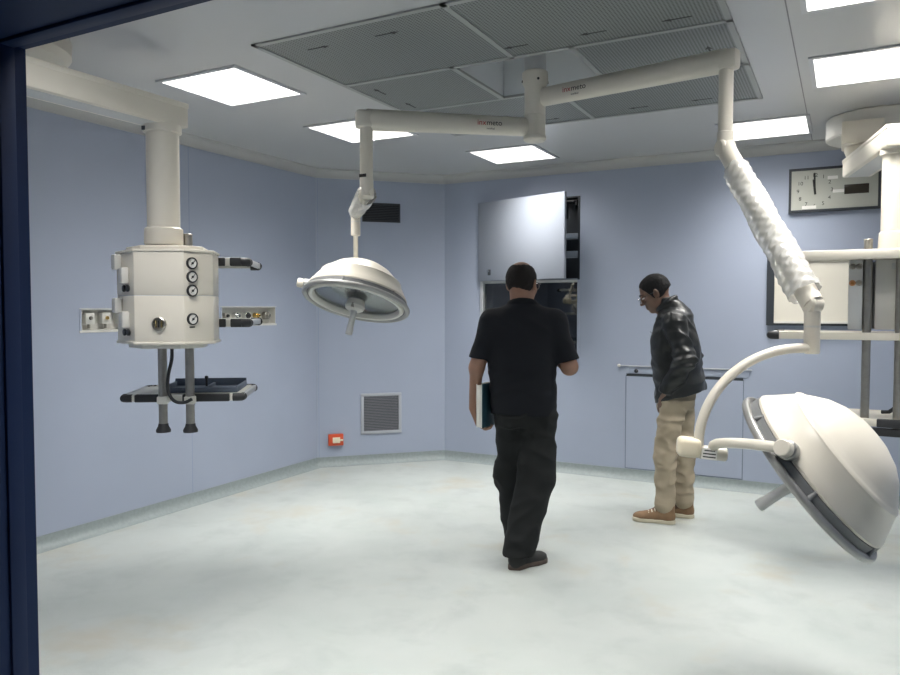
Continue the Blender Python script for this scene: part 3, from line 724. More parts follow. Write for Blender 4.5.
def shelf(t, T, x0, x1, y0, y1, z, m, dark, hb=.040):
    """shelf board with bumper edge; T is the pendant frame, y0 the front"""
    b = B(); rot = T.to_3x3(); ctr = lambda x, y, zz: T @ Vector((x, y, zz))
    b.box(ctr((x0 + x1) / 2, (y0 + y1) / 2, z - .004), (x1 - x0 - .04, y1 - y0 - .04, .014), m, rot=rot)
    b.box(ctr((x0 + x1) / 2, y0 + .02, z - .012), (x1 - x0 - (.07 if dark is not None else .01), .024, hb - .004), m, rot=rot, bev=.004); b.box(ctr((x0 + x1) / 2, y1 - .02, z - .008), (x1 - x0 - .06, .022, .030), m, rot=rot, bev=.004)
    for x in (x0 + .016, x1 - .016): b.box(ctr(x, (y0 + y1) / 2, z - .010), (.022, y1 - y0 - .06, .032), M['alu'], rot=rot, bev=.006)
    s = b.out('shelf', t)
    for x, y in () if dark is None else ((x0, y0), (x1, y0), (x0, y1), (x1, y1)):
        sx = 1 if x == x0 else -1; sy = 1 if y == y0 else -1; b = B()
        b.tube([ctr(x + sx * .065, y + sy * .020, z - .012), ctr(x + sx * .040, y + sy * .019, z - .012), ctr(x + sx * .022, y + sy * .026, z - .012), ctr(x + sx * .018, y + sy * .055, z - .012)], hb / 2 + .001, M['rubber'], seg=14); b.out('corner_bumper', s, label='black rubber corner bumper')
    if dark:
        L = x1 - x0
        for a, c_ in dark:
            b = B(); b.box(ctr(x0 + L * (a + c_) / 2, y0 + .012, z - .012), (L * (c_ - a), .034, hb), M['rubber'], rot=rot, bev=.006); b.out('bumper_strip', s, label='black rubber bumper strip')
    return s

# left pendant
O = Vector((-3.035, 2.655, 0)); yaw = R(27.9)
TP = Matrix.Translation(O) @ Matrix.Rotation(yaw, 4, 'Z'); TS = Matrix.Translation(O) @ Matrix.Rotation(yaw + R(7), 4, 'Z')
LP = thing('ceiling_pendant', (O.x, O.y, ZC), 'white ceiling pendant with pressure gauges on its console in front of left wall', 'medical pendant', 'ceiling supply pendants')
cv = Vector((-3.56, 2.10, 0)); el = Vector((-3.06, 1.62, 0))
b = B(); b.lathe([(0, ZC), (.35, ZC), (.36, ZC - .012), (.36, ZC - .085), (.335, ZC - .118), (.27, ZC - .125), (0, ZC - .125)], M['white'], Matrix.Translation(cv)); b.cyl(cv + Vector((0, 0, ZC - .12)), cv + Vector((0, 0, 2.51)), .07, M['white2'], bev=.004); b.out('ceiling_cover', LP)
def beam(p, q_, w_, z0, z1, name, t, ext0=.08, ext1=.08):
    p, q_ = Vector(p), Vector(q_); d = (q_ - p); d.z = 0; L = d.length; d = d / L; y = Vector((-d.y, d.x, 0)); T3 = Matrix((d, y, Vector((0, 0, 1)))).transposed()
    b = B(); mid = p + d * (L + ext1 - ext0) / 2; h = z1 - z0
    b.box(Vector((mid.x, mid.y, (z0 + z1) / 2 - h * .03)), (L + ext0 + ext1, w_, h * .94), M['white'], rot=T3, bev=.010)
    b.box(Vector((mid.x, mid.y, z1 - h * .11)), (L + ext0 + ext1 + .004, w_ + .006, h * .22), M['white'], rot=T3, bev=.006)
    b.box(Vector((mid.x, mid.y, z0 + .004)), (L + ext0 + ext1 - .05, w_ - .06, .012), M['greyface'], rot=T3)
    e_ = q_ + d * (ext1 + .0025); b.box(Vector((e_.x, e_.y, z1 - .05)), (.004, .03, .035), M['frame_dark'], rot=T3)
    return b.out(name, t)
beam(cv, el, .15, 2.405, 2.522, 'support_arm', LP, 0, .08)
beam(el, (O.x, O.y, 0), .165, 2.407, 2.531, 'support_arm', LP, .085, .095)
b = B(); b.lathe([(0, 2.41), (.092, 2.41), (.092, 2.375), (.079, 2.37), (.079, 1.905), (.092, 1.895), (.094, 1.825), (.088, 1.815), (0, 1.815)], M['white'], Matrix.Translation(O)); b.box(TP @ Vector((-.06, -.066, 2.385)), (.03, .012, .02), M['frame_dark'], rot=TP.to_3x3()); b.out('column', LP)
poly = [(-.084, -.17), (.157, -.17), (.258, -.04), (.22, .17), (-.20, .17), (-.250, .02)]
ins = lambda k: [(x * k, y * k) for x, y in poly]
b = B(); b.prism(poly, 1.335, 1.560, M['white'], TP, bev=.004); b.prism(poly, 1.562, 1.772, M['white'], TP, bev=.004); b.prism(ins(.99), 1.33, 1.775, M['greyface'], TP); con = b.out('console', LP)
b = B(); b.prism(ins(1.03), 1.772, 1.785, M['white'], TP, bev=.003); b.prism(ins(.80), 1.785, 1.806, M['white'], TP, bev=.005); b.out('top_plate', con)
b = B(); b.prism(ins(1.03), 1.322, 1.336, M['white'], TP, bev=.003); b.prism(ins(.78), 1.300, 1.322, M['shelf'], TP, bev=.005); b.out('bottom_plate', con)
rp = Vector((.258 - .157, -.04 + .17, 0)); rn_ = (TP.to_3x3() @ Vector((rp.y, -rp.x, 0))).normalized()
for k, z in enumerate((1.717, 1.651, 1.584, 1.446)):
    b = B(); c_ = TP @ Vector((.157 + .26 * rp.x, -.17 + .26 * rp.y, z)); gauge(b, c_, rn_, (0, 0, 1), .029); b.out('pressure_gauge', con, label='round black rimmed pressure gauge')
b = B(); c_ = TP @ Vector((.157 + .26 * rp.x, -.17 + .26 * rp.y, 1.407)); b.box(c_, (.03, .002, .006), M['ink'], rot=TP.to_3x3() @ Matrix.Rotation(math.atan2(rp.y, rp.x), 3, 'Z')); b.out('gauge_marking', con)
fn = TP.to_3x3() @ Vector((0, -1, 0)); c_ = TP @ Vector((.037, -.17, 1.423)); x_ = TP.to_3x3() @ Vector((1, 0, 0))
b = B(); b.lathe([(0, 0), (.034, 0), (.034, .010), (.028, .014), (.026, .006)], M['steel'], frame(c_, x_, (0, 0, 1), fn), 32)
for dx in (-.013, 0, .013): b.box(c_ + fn * .009 + x_ * dx, (.007, .008, .034), M['brass'] if dx else M['black'], rot=TP.to_3x3(), bev=.002)
b.out('connector', con, label='round metal connector')
lp0, lp1 = Vector((-.084, -.17, 0)), Vector((-.250, .02, 0)); ld = (lp1 - lp0).normalized(); T3 = TP.to_3x3() @ Matrix.Rotation(math.atan2(ld.y, ld.x), 3, 'Z'); lnrm = TP.to_3x3() @ Vector((-ld.y, ld.x, 0)); lnrm = lnrm if lnrm.dot(TP.to_3x3() @ Vector((-1, -.3, 0))) > 0 else -lnrm
for zc in (1.664, 1.448):
    for f, dz, hh in ((.78, .065, .075), (.36, -.005, .080)):
        b = B(); c_ = TP @ (lp0 + (lp1 - lp0) * f) + Vector((0, 0, zc + dz)); b.box(c_ + lnrm * .018, (.055, .036, hh), M['white2'], rot=T3, bev=.007); b.out('power_socket', con)
    for f in (.50, .28):
        b = B(); c_ = TP @ (lp0 + (lp1 - lp0) * f) + Vector((0, 0, zc - .068)); b.cyl(c_, c_ + lnrm * .012, .017, M['black'], bev=.003); b.out('earth_pin', con, label='round black earth pin')
for u in (-.040, .100):
    p = TP @ Vector((u, .06, 0)); pole(LP, p.x, p.y, .872, 1.872)
    b = B(); b.box((p.x, p.y, 1.026), (.052, .052, .040), M['shelf'], rot=TS.to_3x3(), bev=.006); b.out('shelf_clamp', LP)
shelf(LP, TS, -.265, .375, .10, .62, 1.042, M['shelf'], ((.125, .36), (.50, .875)))
for z in (1.758, 1.432): shelf(LP, TS, -.20, .40, .17, .66, z, M['shelf'], ((.62, .78), (.82, .92)), hb=.045)
b = B(); pts = [TP @ Vector(p) for p in ((.032, .0, 1.305), (.030, .0, 1.24), (.012, .0, 1.16), (.008, .0, 1.09), (.020, .01, 1.045), (.045, .02, 1.020), (.085, .025, 1.018), (.120, .03, 1.035))]
fine = []
for i in range(len(pts) - 1):
    p0, p1, p2, p3 = pts[max(i - 1, 0)], pts[i], pts[i + 1], pts[min(i + 2, len(pts) - 1)]
    for k in range(6):
        s_ = k / 6; fine.append(.5 * ((2 * p1) + (p2 - p0) * s_ + (2 * p0 - 5 * p1 + 4 * p2 - p3) * s_ ** 2 + (3 * p1 - p0 - 3 * p2 + p3) * s_ ** 3))
b.tube(fine + [pts[-1]], .0085, M['rubber'], seg=10); b.out('cable', LP, label='black cable looping down to the shelf')

t = thing('instrument_tray', tuple(TS @ Vector((.12, .36, 1.045))), 'slate grey plastic tray lying on the lower shelf of the left pendant', 'tray')
b = B(); r3 = TS.to_3x3(); C_ = lambda x, y, z: TS @ Vector((x, y, z))
b.box(C_(.12, .37, 1.0495), (.40, .34, .007), M['tray'], rot=r3, bev=.002)
for c_, s_ in (((.12, .205, 1.062), (.40, .012, .024)), ((.12, .535, 1.072), (.40, .012, .045)), ((-.074, .37, 1.064), (.012, .32, .028)), ((.314, .37, 1.064), (.012, .32, .028))): b.box(C_(*c_), s_, M['tray'], rot=r3, bev=.003)
b.out('tray', t)
b = B(); b.box(C_(.14, .37, 1.062), (.015, .31, .018), M['tray'], rot=r3, bev=.003); b.out('divider', t)
b = B(); b.cyl(C_(.14, .30, 1.07), C_(.14, .30, 1.115), .006, M['black']); b.cyl(C_(.14, .30, 1.112), C_(.14, .30, 1.128), .010, M['black'], bev=.003); b.out('peg', t, label='small black peg')

# right pendant
O2 = Vector((.245, 4.85, 0))
RP = thing('ceiling_pendant', (O2.x, O2.y, ZC), 'white ceiling pendant with three shelves beside the clock at right edge', 'medical pendant', 'ceiling supply pendants')
cv2 = Vector((.19, 5.855, 0)); jt = Vector((.08, 5.63, 0))
b = B(); b.lathe([(0, ZC), (.322, ZC), (.33, ZC - .01), (.33, ZC - .135), (.32, ZC - .145), (0, ZC - .145)], M['white2'], Matrix.Translation(cv2), 64); b.out('ceiling_cover', RP)
b = B(); b.box((.08, 5.62, 2.632), (.24, .27, .145), M['white'], bev=.008); b.lathe([(0, 2.565), (.100, 2.565), (.104, 2.535), (.092, 2.50), (.082, 2.48), (0, 2.48)], M['white'], Matrix.Translation(jt)); b.out('swivel_joint', RP)
beam((jt.x, jt.y, 0), (O2.x, O2.y, 0), .18, 2.378, 2.496, 'support_arm', RP, .115, .12)
b = B(); b.lathe([(0, 2.385), (.088, 2.385), (.088, 2.35), (.076, 2.345), (.076, 1.925), (.084, 1.92), (.088, 1.835), (.08, 1.80), (0, 1.80)], M['white'], Matrix.Translation(O2)); b.out('column', RP)
b = B(); b.box((.052, 4.985, 1.575), (.070, .30, .395), M['greyface'], bev=.003); b.box((.31, 5.02, 1.575), (.32, .26, .395), M['white2'], bev=.004); b.box((.17, 5.09, 1.575), (.2, .12, .39), M['greyface']); con = b.out('console', RP)
b = B(); b.box((.31, 4.886, 1.735), (.16, .008, .035), M['greyface'], bev=.002); b.box((.31, 4.881, 1.735), (.12, .003, .012), M['steel']); b.out('label_strip', con)
for k, (x, z) in enumerate(((.036, 1.735), (.069, 1.735), (.036, 1.642), (.069, 1.642))):
    b = B(); b.lathe([(0, 0), (.0165, 0), (.0165, .008), (.012, .012), (.010, .004), (0, .004)], (M['steel'], M['steel'], M['copper'], M['steel'])[k], frame((x, 4.835, z), (1, 0, 0), (0, 0, 1), (0, -1, 0)), 24); b.out('connector', con)
pole(RP, .112, 4.865, .80, 1.885, False); pole(RP, .272, 4.865, .80, 1.885, False)
I2 = Matrix.Translation((0, 0, 0))
shelf(RP, I2, -.245, .60, 4.66, 5.13, 1.806, M['white'], None, .058)
shelf(RP, I2, -.405, .62, 4.78, 5.26, 1.352, M['white'], ((.66, .78),), .046)
shelf(RP, I2, -.405, .62, 4.78, 5.26, .868, M['white'], ((.56, .97),), .046)
b = B(); b.box((.30, 4.80, .805), (.42, .03, .045), M['rubber'], bev=.006); b.out('hanging_rail', RP, label='black hanging rail')
b = B(); b.tube([(.20, 4.95, .90), (.235, 4.93, .905), (.27, 4.90, .94)], .011, M['rubber'], seg=10); b.out('cable', RP)

# ------------------------------------------------------------------ people: smooth implicit surfaces meshed by surface nets
def vnoise(x, y, z):
    def h(i, j, k):
        s = np.sin(i * 127.1 + j * 311.7 + k * 74.7) * 43758.5453; return s - np.floor(s)
    i, j, k = np.floor(x), np.floor(y), np.floor(z); u, v, w_ = x - i, y - j, z - k
    u, v, w_ = [t * t * (3 - 2 * t) for t in (u, v, w_)]
    r = 0
    for a in (0, 1):
        for b_ in (0, 1):
            for c in (0, 1):
                r = r + h(i + a, j + b_, k + c) * (u if a else 1 - u) * (v if b_ else 1 - v) * (w_ if c else 1 - w_)
    return r * 2 - 1
class Field:
    def __init__(s, lo, hi, h=.006):
        s.lo = np.array(lo, float); s.h = h; s.n = np.ceil((np.array(hi) - s.lo) / h).astype(int) + 1
        s.v = np.full(s.n, 1.0, np.float32)
        s.ax = [s.lo[i] + h * np.arange(s.n[i]) for i in range(3)]
    def sl(s, lo, hi):
        a = np.clip(np.floor((np.array(lo) - s.lo) / s.h).astype(int), 0, s.n); b_ = np.clip(np.ceil((np.array(hi) - s.lo) / s.h).astype(int) + 1, 0, s.n)
        return tuple(slice(int(a[i]), int(b_[i])) for i in range(3))
    def pts(s, q): return np.meshgrid(s.ax[0][q[0]], s.ax[1][q[1]], s.ax[2][q[2]], indexing='ij')
    def op(s, fn, lo, hi, k=.02, sub=False):
        m = .04 + k; q = s.sl(np.array(lo) - m, np.array(hi) + m)
        if any(x.stop <= x.start for x in q): return
        d = fn(*s.pts(q)).astype(np.float32); a = s.v[q]
        if sub:
            h = np.maximum(k - np.abs(a + d), 0) / max(k, 1e-6); s.v[q] = np.maximum(a, -d) + h * h * k * .25
        else:
            h = np.maximum(k - np.abs(a - d), 0) / max(k, 1e-6); s.v[q] = np.minimum(a, d) - h * h * k * .25
    def cone(s, p0, p1, r0, r1, k=.02, sub=False, flat=None):
        """tapered capsule; flat = (axis, factor) squashes it along a direction"""
        p0, p1 = np.array(p0, float), np.array(p1, float); R_ = max(r0, r1)
        def fn(x, y, z):
            dx, dy, dz = x - p0[0], y - p0[1], z - p0[2]; ba = p1 - p0; L2 = max(ba @ ba, 1e-9)
            t = np.clip((dx * ba[0] + dy * ba[1] + dz * ba[2]) / L2, 0, 1)
            ex, ey, ez = dx - t * ba[0], dy - t * ba[1], dz - t * ba[2]; r = r0 + (r1 - r0) * t
            if flat is None: return np.sqrt(ex * ex + ey * ey + ez * ez) - r
            ax, f = np.array(flat[0], float), flat[1]; ax = ax / np.linalg.norm(ax); g = ex * ax[0] + ey * ax[1] + ez * ax[2]
            return (np.sqrt(ex * ex + ey * ey + ez * ez + g * g * (1 / f ** 2 - 1)) - r) * min(1, f)
        s.op(fn, np.minimum(p0, p1) - R_, np.maximum(p0, p1) + R_, k, sub)
    def ell(s, c, r, Rm=None, k=.02, sub=False):
        c, r = np.array(c, float), np.array(r, float); Rm = np.eye(3) if Rm is None else np.array(Rm); R_ = r.max()
        def fn(x, y, z):
            d = np.stack([x - c[0], y - c[1], z - c[2]], -1) @ Rm / r; n = np.sqrt((d * d).sum(-1)); g = np.sqrt(((d / r) ** 2).sum(-1))
            return np.where(g > 1e-6, n * (n - 1) / np.maximum(g, 1e-6), -r.min())
        s.op(fn, c - R_, c + R_, k, sub)
    def stack(s, rows, k=.02, e=2.3, rnd=.02):
        """trunk as stacked superellipses: rows of (z, cx, cy, rx, ry)"""
        a = np.array(sorted(rows)); z0, z1 = a[0, 0], a[-1, 0]
        def fn(x, y, z):
            cx, cy, rx, ry = [np.interp(z, a[:, 0], a[:, i]) for i in (1, 2, 3, 4)]
            d = ((np.abs(x - cx) / rx) ** e + (np.abs(y - cy) / ry) ** e) ** (1 / e); d = (d - 1) * np.minimum(rx, ry)
            dz = np.maximum(z0 - z, z - z1); h = np.maximum(rnd - np.abs(d - dz), 0) / rnd
            return np.maximum(d, dz) + h * h * rnd * .25
        R_ = a[:, 3].max(), a[:, 4].max()
        s.op(fn, (a[:, 1].min() - R_[0], a[:, 2].min() - R_[1], z0), (a[:, 1].max() + R_[0], a[:, 2].max() + R_[1], z1), k)
    def cut(s, p, n, soft=.004):
        """keep what lies behind the plane through p with normal n"""
        n = np.array(n, float); n /= np.linalg.norm(n); X, Y, Z = s.ax
        d = ((X - p[0]) * n[0])[:, None, None] + ((Y - p[1]) * n[1])[None, :, None] + ((Z - p[2]) * n[2])[None, None, :]
        s.v = np.maximum(s.v, d.astype(np.float32))
    def disp(s, fn, band=.03):
        m = np.abs(s.v) < band; i = np.nonzero(m)
        s.v[m] += fn(*[s.ax[k][i[k]] for k in range(3)]).astype(np.float32)
    def mesh(s):
        v = np.pad(s.v, 1, constant_values=1.0); n = v.shape; neg = v < 0
        c = np.zeros(tuple(k - 1 for k in n), np.int8)
        for a in (0, 1):
            for b_ in (0, 1):
                for d in (0, 1): c += neg[a:n[0] - 1 + a, b_:n[1] - 1 + b_, d:n[2] - 1 + d]
        act = (c > 0) & (c < 8); I = np.stack(np.nonzero(act), -1); idx = np.full(c.shape, -1, np.int64); idx[act] = np.arange(len(I))
        P = np.zeros((len(I), 3)); W = np.zeros(len(I)); off = [(a, b_, d) for a in (0, 1) for b_ in (0, 1) for d in (0, 1)]
        for o in off:
            for ax in range(3):
                if o[ax]: continue
                o2 = list(o); o2[ax] = 1
                va = v[I[:, 0] + o[0], I[:, 1] + o[1], I[:, 2] + o[2]]; vb = v[I[:, 0] + o2[0], I[:, 1] + o2[1], I[:, 2] + o2[2]]
                m = (va < 0) != (vb < 0); t = np.where(m, va / np.where(m, va - vb, 1), 0)
                q = np.tile(np.array(o, float), (len(I), 1)); q[:, ax] = t
                P[m] += q[m]; W[m] += 1
        P = (I + P / W[:, None] - 1) * s.h + s.lo
        F = []
        for ax in range(3):
            u, w_ = [(1, 2), (2, 0), (0, 1)][ax]
            a = [slice(1, n[i] - 1) for i in range(3)]; b_ = list(a); a[ax] = slice(0, n[ax] - 1); b_[ax] = slice(1, n[ax])
            na, nb = neg[tuple(a)], neg[tuple(b_)]; e = np.stack(np.nonzero(na != nb), -1)
            inside = na[tuple(e.T)]; base = e + 1; base[:, ax] -= 1
            def g(du, dw):
                q = base.copy(); q[:, u] -= du; q[:, w_] -= dw; return idx[q[:, 0], q[:, 1], q[:, 2]]
            quad = np.stack([g(1, 1), g(0, 1), g(0, 0), g(1, 0)], -1); quad[~inside] = quad[~inside][:, ::-1]; F.append(quad)
        return P, np.concatenate(F)
    def out(s, name, m, root, parent=None, label=None, smooth_it=1):
        P, F = s.mesh()
        for _ in range(smooth_it):                                     # one light relaxation pass
            A = np.zeros_like(P); C_ = np.zeros(len(P))
            for k in range(4):
                np.add.at(A, F[:, k], P[F[:, (k + 1) % 4]]); np.add.at(A, F[:, k], P[F[:, (k - 1) % 4]]); np.add.at(C_, F[:, k], 2)
            P = P * .5 + A / C_[:, None] * .5
        me = bpy.data.meshes.new(name); me.vertices.add(len(P)); me.vertices.foreach_set('co', P.astype(np.float32).ravel())
        me.loops.add(F.size); me.loops.foreach_set('vertex_index', F.astype(np.int32).ravel())
        me.polygons.add(len(F)); me.polygons.foreach_set('loop_start', np.arange(0, F.size, 4, dtype=np.int32)); me.update(calc_edges=True)
        me.polygons.foreach_set('use_smooth', [True] * len(F)); me.materials.append(m); me.update()
        o = bpy.data.objects.new(name, me); COL.objects.link(o); o.parent = parent or root
        if label: o['label'] = label
        return o
def rotm(yaw=0, pitch=0, roll=0): return np.array(Euler((R(pitch), R(roll), R(yaw)), 'XYZ').to_matrix())

def add_head(F, c, H, neck, rn=.057, g=1.0):
    """head in its own frame (x right, y forward, z up), H = 3x3, neck base point in body space"""
    c = np.array(c); P = lambda x, y, z: c + H @ (np.array((x, y, z)) * g)
    F.cone(P(0, -.022, -.05), neck, rn, rn * 1.08, .03)
    F.ell(P(0, -.015, .028), np.array((.076, .098, .090)) * g, H, .02)
    F.ell(P(0, .030, -.045), np.array((.060, .062, .072)) * g, H, .03)
    F.ell(P(0, .020, -.075), np.array((.050, .056, .040)) * g, H, .025)
    F.ell(P(0, .066, -.098), np.array((.024, .020, .018)) * g, H, .02)
    for sx in (-1, 1):
        F.ell(P(sx * .040, .060, -.028), np.array((.022, .022, .024)) * g, H, .02)
        F.ell(P(sx * .031, .098, .004), np.array((.016, .016, .011)) * g, H, .012, sub=True)
        F.cone(P(sx * .012, .086, .022), P(sx * .046, .070, .024), .009, .008, .014)
        F.ell(P(sx * .081, -.006, -.010), np.array((.010, .021, .034)) * g, H @ rotm(sx * 22, 8), .008)
        F.ell(P(sx * .092, .000, -.006), np.array((.008, .011, .018)) * g, H @ rotm(sx * 22, 8), .006, sub=True)
        F.ell(P(sx * .013, .100, -.032), np.array((.009, .011, .008)) * g, H, .008)
        F.ell(P(sx * .031, .0790, .0125), np.array((.0165, .0145, .0065)) * g, H @ rotm(0, -18), .004); F.ell(P(sx * .031, .0780, -.0060), np.array((.0165, .0140, .0060)) * g, H @ rotm(0, 18), .004)
    F.cone(P(0, .086, .012), P(0, .110, -.026), .008, .012, .012)
    F.cone(P(-.019, .089, -.058), P(.019, .089, -.058), .0070, .0070, .008); F.cone(P(-.016, .089, -.071), P(.016, .089, -.071), .0085, .0085, .008)
    F.cone(P(-.018, .098, -.0645), P(.018, .098, -.0645), .0022, .0022, .003, sub=True)
    return P
def add_hand(F, w0, d, nrm, curl, thumb_side, spread=.10, g=1.0, thumb=(.5, .5)):
    """w0 wrist, d along the hand, nrm out of the palm, thumb_side +1 / -1 along d x nrm"""
    d = np.array(d, float); d /= np.linalg.norm(d); nrm = np.array(nrm, float); nrm -= d * (nrm @ d); nrm /= np.linalg.norm(nrm)
    t = np.cross(d, nrm) * thumb_side; w0 = np.array(w0)
    L = [(.045, .026, .021), (.050, .030, .023), (.046, .028, .022), (.036, .021, .019)]; x = [.030, .010, -.011, -.030]; kn = [.088, .092, .088, .080]
    for i in range(4):
        k = w0 + d * kn[i] * g + t * x[i] * g; F.cone(w0 + t * x[i] * .55 * g + d * .012, k, .0165 * g, .0115 * g, .014)
        a = 0; p = k; dirn = d + t * spread * x[i] / .03 * .5; dirn /= np.linalg.norm(dirn)
        for j in range(3):
            a += R(curl[i] * (.8, 1.1, .8)[j]); v = dirn * math.cos(a) + nrm * math.sin(a); q = p + v * L[i][j] * g
            F.cone(p, q, (.0098, .0090, .0082)[j] * g, (.0090, .0082, .0070)[j] * g, .003); p = q
    F.cone(w0 + t * .012 + d * .012, w0 + d * .045 * g + t * .030 * g + nrm * .006, .018 * g, .014 * g, .016)
    p = w0 + d * .040 * g + t * .030 * g + nrm * .006; v = d * .72 + t * .55 + nrm * thumb[0]; v /= np.linalg.norm(v); q = p + v * .040 * g; F.cone(p, q, .0125 * g, .0105 * g, .008)
    v = d * .9 + t * .1 + nrm * thumb[1]; v /= np.linalg.norm(v); F.cone(q, q + v * .030 * g, .0105 * g, .0080 * g, .004)
def eyes(P, root, g):
    for sx in (-1, 1):
        c = Vector(RT_(P(sx * .031, .0765, .003))); f = (Vector(RT_(P(sx * .031, .10, .001))) - c).normalized(); x = f.orthogonal().normalized(); T = frame(c, x, f.cross(x), f)
        b = B(); r = .0138 * g; b.lathe([(r * math.sin(q), r * math.cos(q)) for q in [PI * k / 14 for k in range(15)]], M['eye'], T, 20)
        b.lathe([(.0058 * g, r * .925), (.0055 * g, r * .97), (0, r * 1.03)], M['iris'], T, 16); b.out('eye', root)
def spectacles(P, root):
    b = B()
    for sx in (-1, 1):
        ring = [P(sx * (.033 + .024 * math.cos(a)), .112 - .010 * abs(math.cos(a)) * (1 if math.cos(a) > 0 else .2), -.002 + .018 * math.sin(a)) for a in [2 * PI * k / 20 for k in range(21)]]
        b.tube([RT_(p) for p in ring], .0016, M['chrome'], seg=6, cap=False)
        b.tube([RT_(P(sx * .057, .102, .006)), RT_(P(sx * .080, .07, .008)), RT_(P(sx * .088, .0, .006)), RT_(P(sx * .088, -.02, -.004))], .0016, M['frame_dark'], seg=6)
        b.add([RT_(p) for p in ring[:-1]], [list(range(20))], M['specs'])
    b.tube([RT_(P(-.010, .113, .004)), RT_(P(0, .116, .008)), RT_(P(.010, .113, .004))], .0016, M['chrome'], seg=6)
    return b.out('glasses', root)
def shoe(root, heel, yaw, L, m, ms, lace=None, side=1, high=.105, name='shoe', g=1.0):
    """heel point on the floor, yaw about z from +y"""
    Rz = rotm(yaw); P = lambda x, y, z: np.array(heel) + Rz @ np.array((x, y, z))
    lo = np.minimum(P(-.1, -.05, 0), P(.1, L + .05, .2)); hi = np.maximum(P(-.1, -.05, 0), P(.1, L + .05, .2)); c0 = P(0, L / 2, 0)
    F = Field(c0 - np.array((.2, .2, .01)), c0 + np.array((.2, .2, .2)), .0045)
    F.cone(P(0, .050, .05), P(side * -.006, L * .62, .042), .040, .040, .02, flat=((0, 0, 1), .95))
    F.ell(P(side * -.008, L * .74, .034), (.047, L * .245, .036), Rz, .02); F.ell(P(0, .050, .045), (.038, .046, .05), Rz, .02)
    F.cone(P(0, .050, .06), P(0, .046, high), .039, .041, .02); F.cone(P(0, .09, .070), P(0, .16, .052), .030, .026, .02)
    F.cut(P(0, 0, .012), (0, 0, -1)); F.cut(P(0, .0, high), (0, .15, 1)); s_ = F.out(name, m, root)
    F = Field(c0 - np.array((.2, .2, .01)), c0 + np.array((.2, .2, .06)), .0045)
    def sole(x, y, z):
        q = np.stack([x - heel[0], y - heel[1], z - heel[2]], -1) @ Rz; X, Y, Z = q[..., 0], q[..., 1], q[..., 2]
        t = np.clip((Y - .043) / (L - .09), 0, 1); r = np.interp(t, (0, .3, .45, .75, 1), (.043, .040, .040, .052, .046)); cx_ = side * -.010 * np.sin(t * PI * .6)
        d2 = np.sqrt((X - cx_) ** 2 + (Y - .043 - t * (L - .09)) ** 2) - r
        return np.maximum(d2, np.abs(Z - .015) - .015)
    F.op(sole, lo, hi, .001); o = F.out('sole', ms, root, s_)
    if lace:
        b = B()
        for k in range(5):
            y = .095 + k * .021; z = .113 - k * .0085
            b.tube([RT_(P(sx, y + dy, z - .012 * abs(sx) / .026)) for sx, dy in ((-.024, 0), (-.013, .002), (0, .004), (.013, .002), (.026, 0))], .0046, lace, seg=8)
        for sx in (-1, 1): b.tube([RT_(P(0, .092, .120)), RT_(P(sx * .02, .085, .126)), RT_(P(sx * .035, .095, .095))], .003, lace, seg=6)
        b.out('lace', s_)
    return s_
RTM = None
def RT_(p): return RTM @ Vector(p)
def folds(seed, sx, sy, sz, amp, ridge=True):
    def fn(x, y, z):
        n = vnoise(x * sx + seed + 1.3 * np.sin(z * 9), y * sy + 2.7 * seed, z * sz + seed * .7)
        n2 = vnoise(x * sx * 2.1 + 5, y * sy * 2.1 + seed, z * sz * 2.3)
        return amp * ((np.abs(n) * 2 - .7 if ridge else n) + .4 * n2)
    return fn

# -------- man in black, seen from behind (local frame: x right, y the way he faces)
pA = thing('person', (-1.631, 4.052, 0), 'man in black polo shirt and black trousers seen from behind holding a folder', 'person', rotz=R(22.2))
RTM = ROOT[pA.name]
F = Field((-.42, -.30, .03), (.42, .55, 1.80), .006)
HA = rotm(-26, -7); hc = np.array((-.034, .075, 1.645))
PA = add_head(F, hc, HA, (-.03, .055, 1.46), .062, 1.06)
F.stack([(.88, -.01, .08, .17, .11), (1.0, -.02, .09, .175, .12), (1.15, -.03, .09, .175, .125), (1.3, -.03, .08, .19, .115), (1.42, -.03, .07, .18, .09), (1.49, -.03, .06, .08, .06)], .03)
for sx, sh in ((-1, (-.215, .07, 1.425)), (1, (.155, .07, 1.43))):
    F.cone((sx * .07 - .03, .065, 1.45), sh, .062, .062, .04)
F.cone((-.215, .07, 1.425), (-.302, .05, 1.145), .058, .047, .03); F.cone((-.302, .05, 1.145), (-.326, .115, .895), .046, .030, .02, flat=((1, 0, 0), .92))
add_hand(F, (-.324, .118, .882), (.30, .10, -1), (1, -.05, .12), (44, 48, 50, 52), -1, g=1.04, thumb=(.3, .2))
F.cone((.155, .07, 1.43), (.243, .045, 1.155), .058, .050, .03); F.cone((.243, .045, 1.155), (.165, .275, 1.20), .047, .031, .02)
add_hand(F, (.162, .283, 1.202), (-.45, .85, .10), (-.6, -.3, -.5), (25, 28, 30, 32), 1)
for hip, kn, an in (((-.09, .09, .90), (-.095, .20, .49), (-.060, .30, .10)), ((.085, .08, .90), (.04, .05, .49), (-.058, -.112, .10))):
    F.cone(hip, kn, .080, .052, .03); F.cone(kn, an, .050, .034, .02)
F.cone((-.060, .30, .10), (-.055, .40, .05), .036, .03, .02); F.cone((-.058, -.112, .10), (.03, -.04, .05), .036, .03, .02)
bodyA = F.out('body', M['skin'], pA)
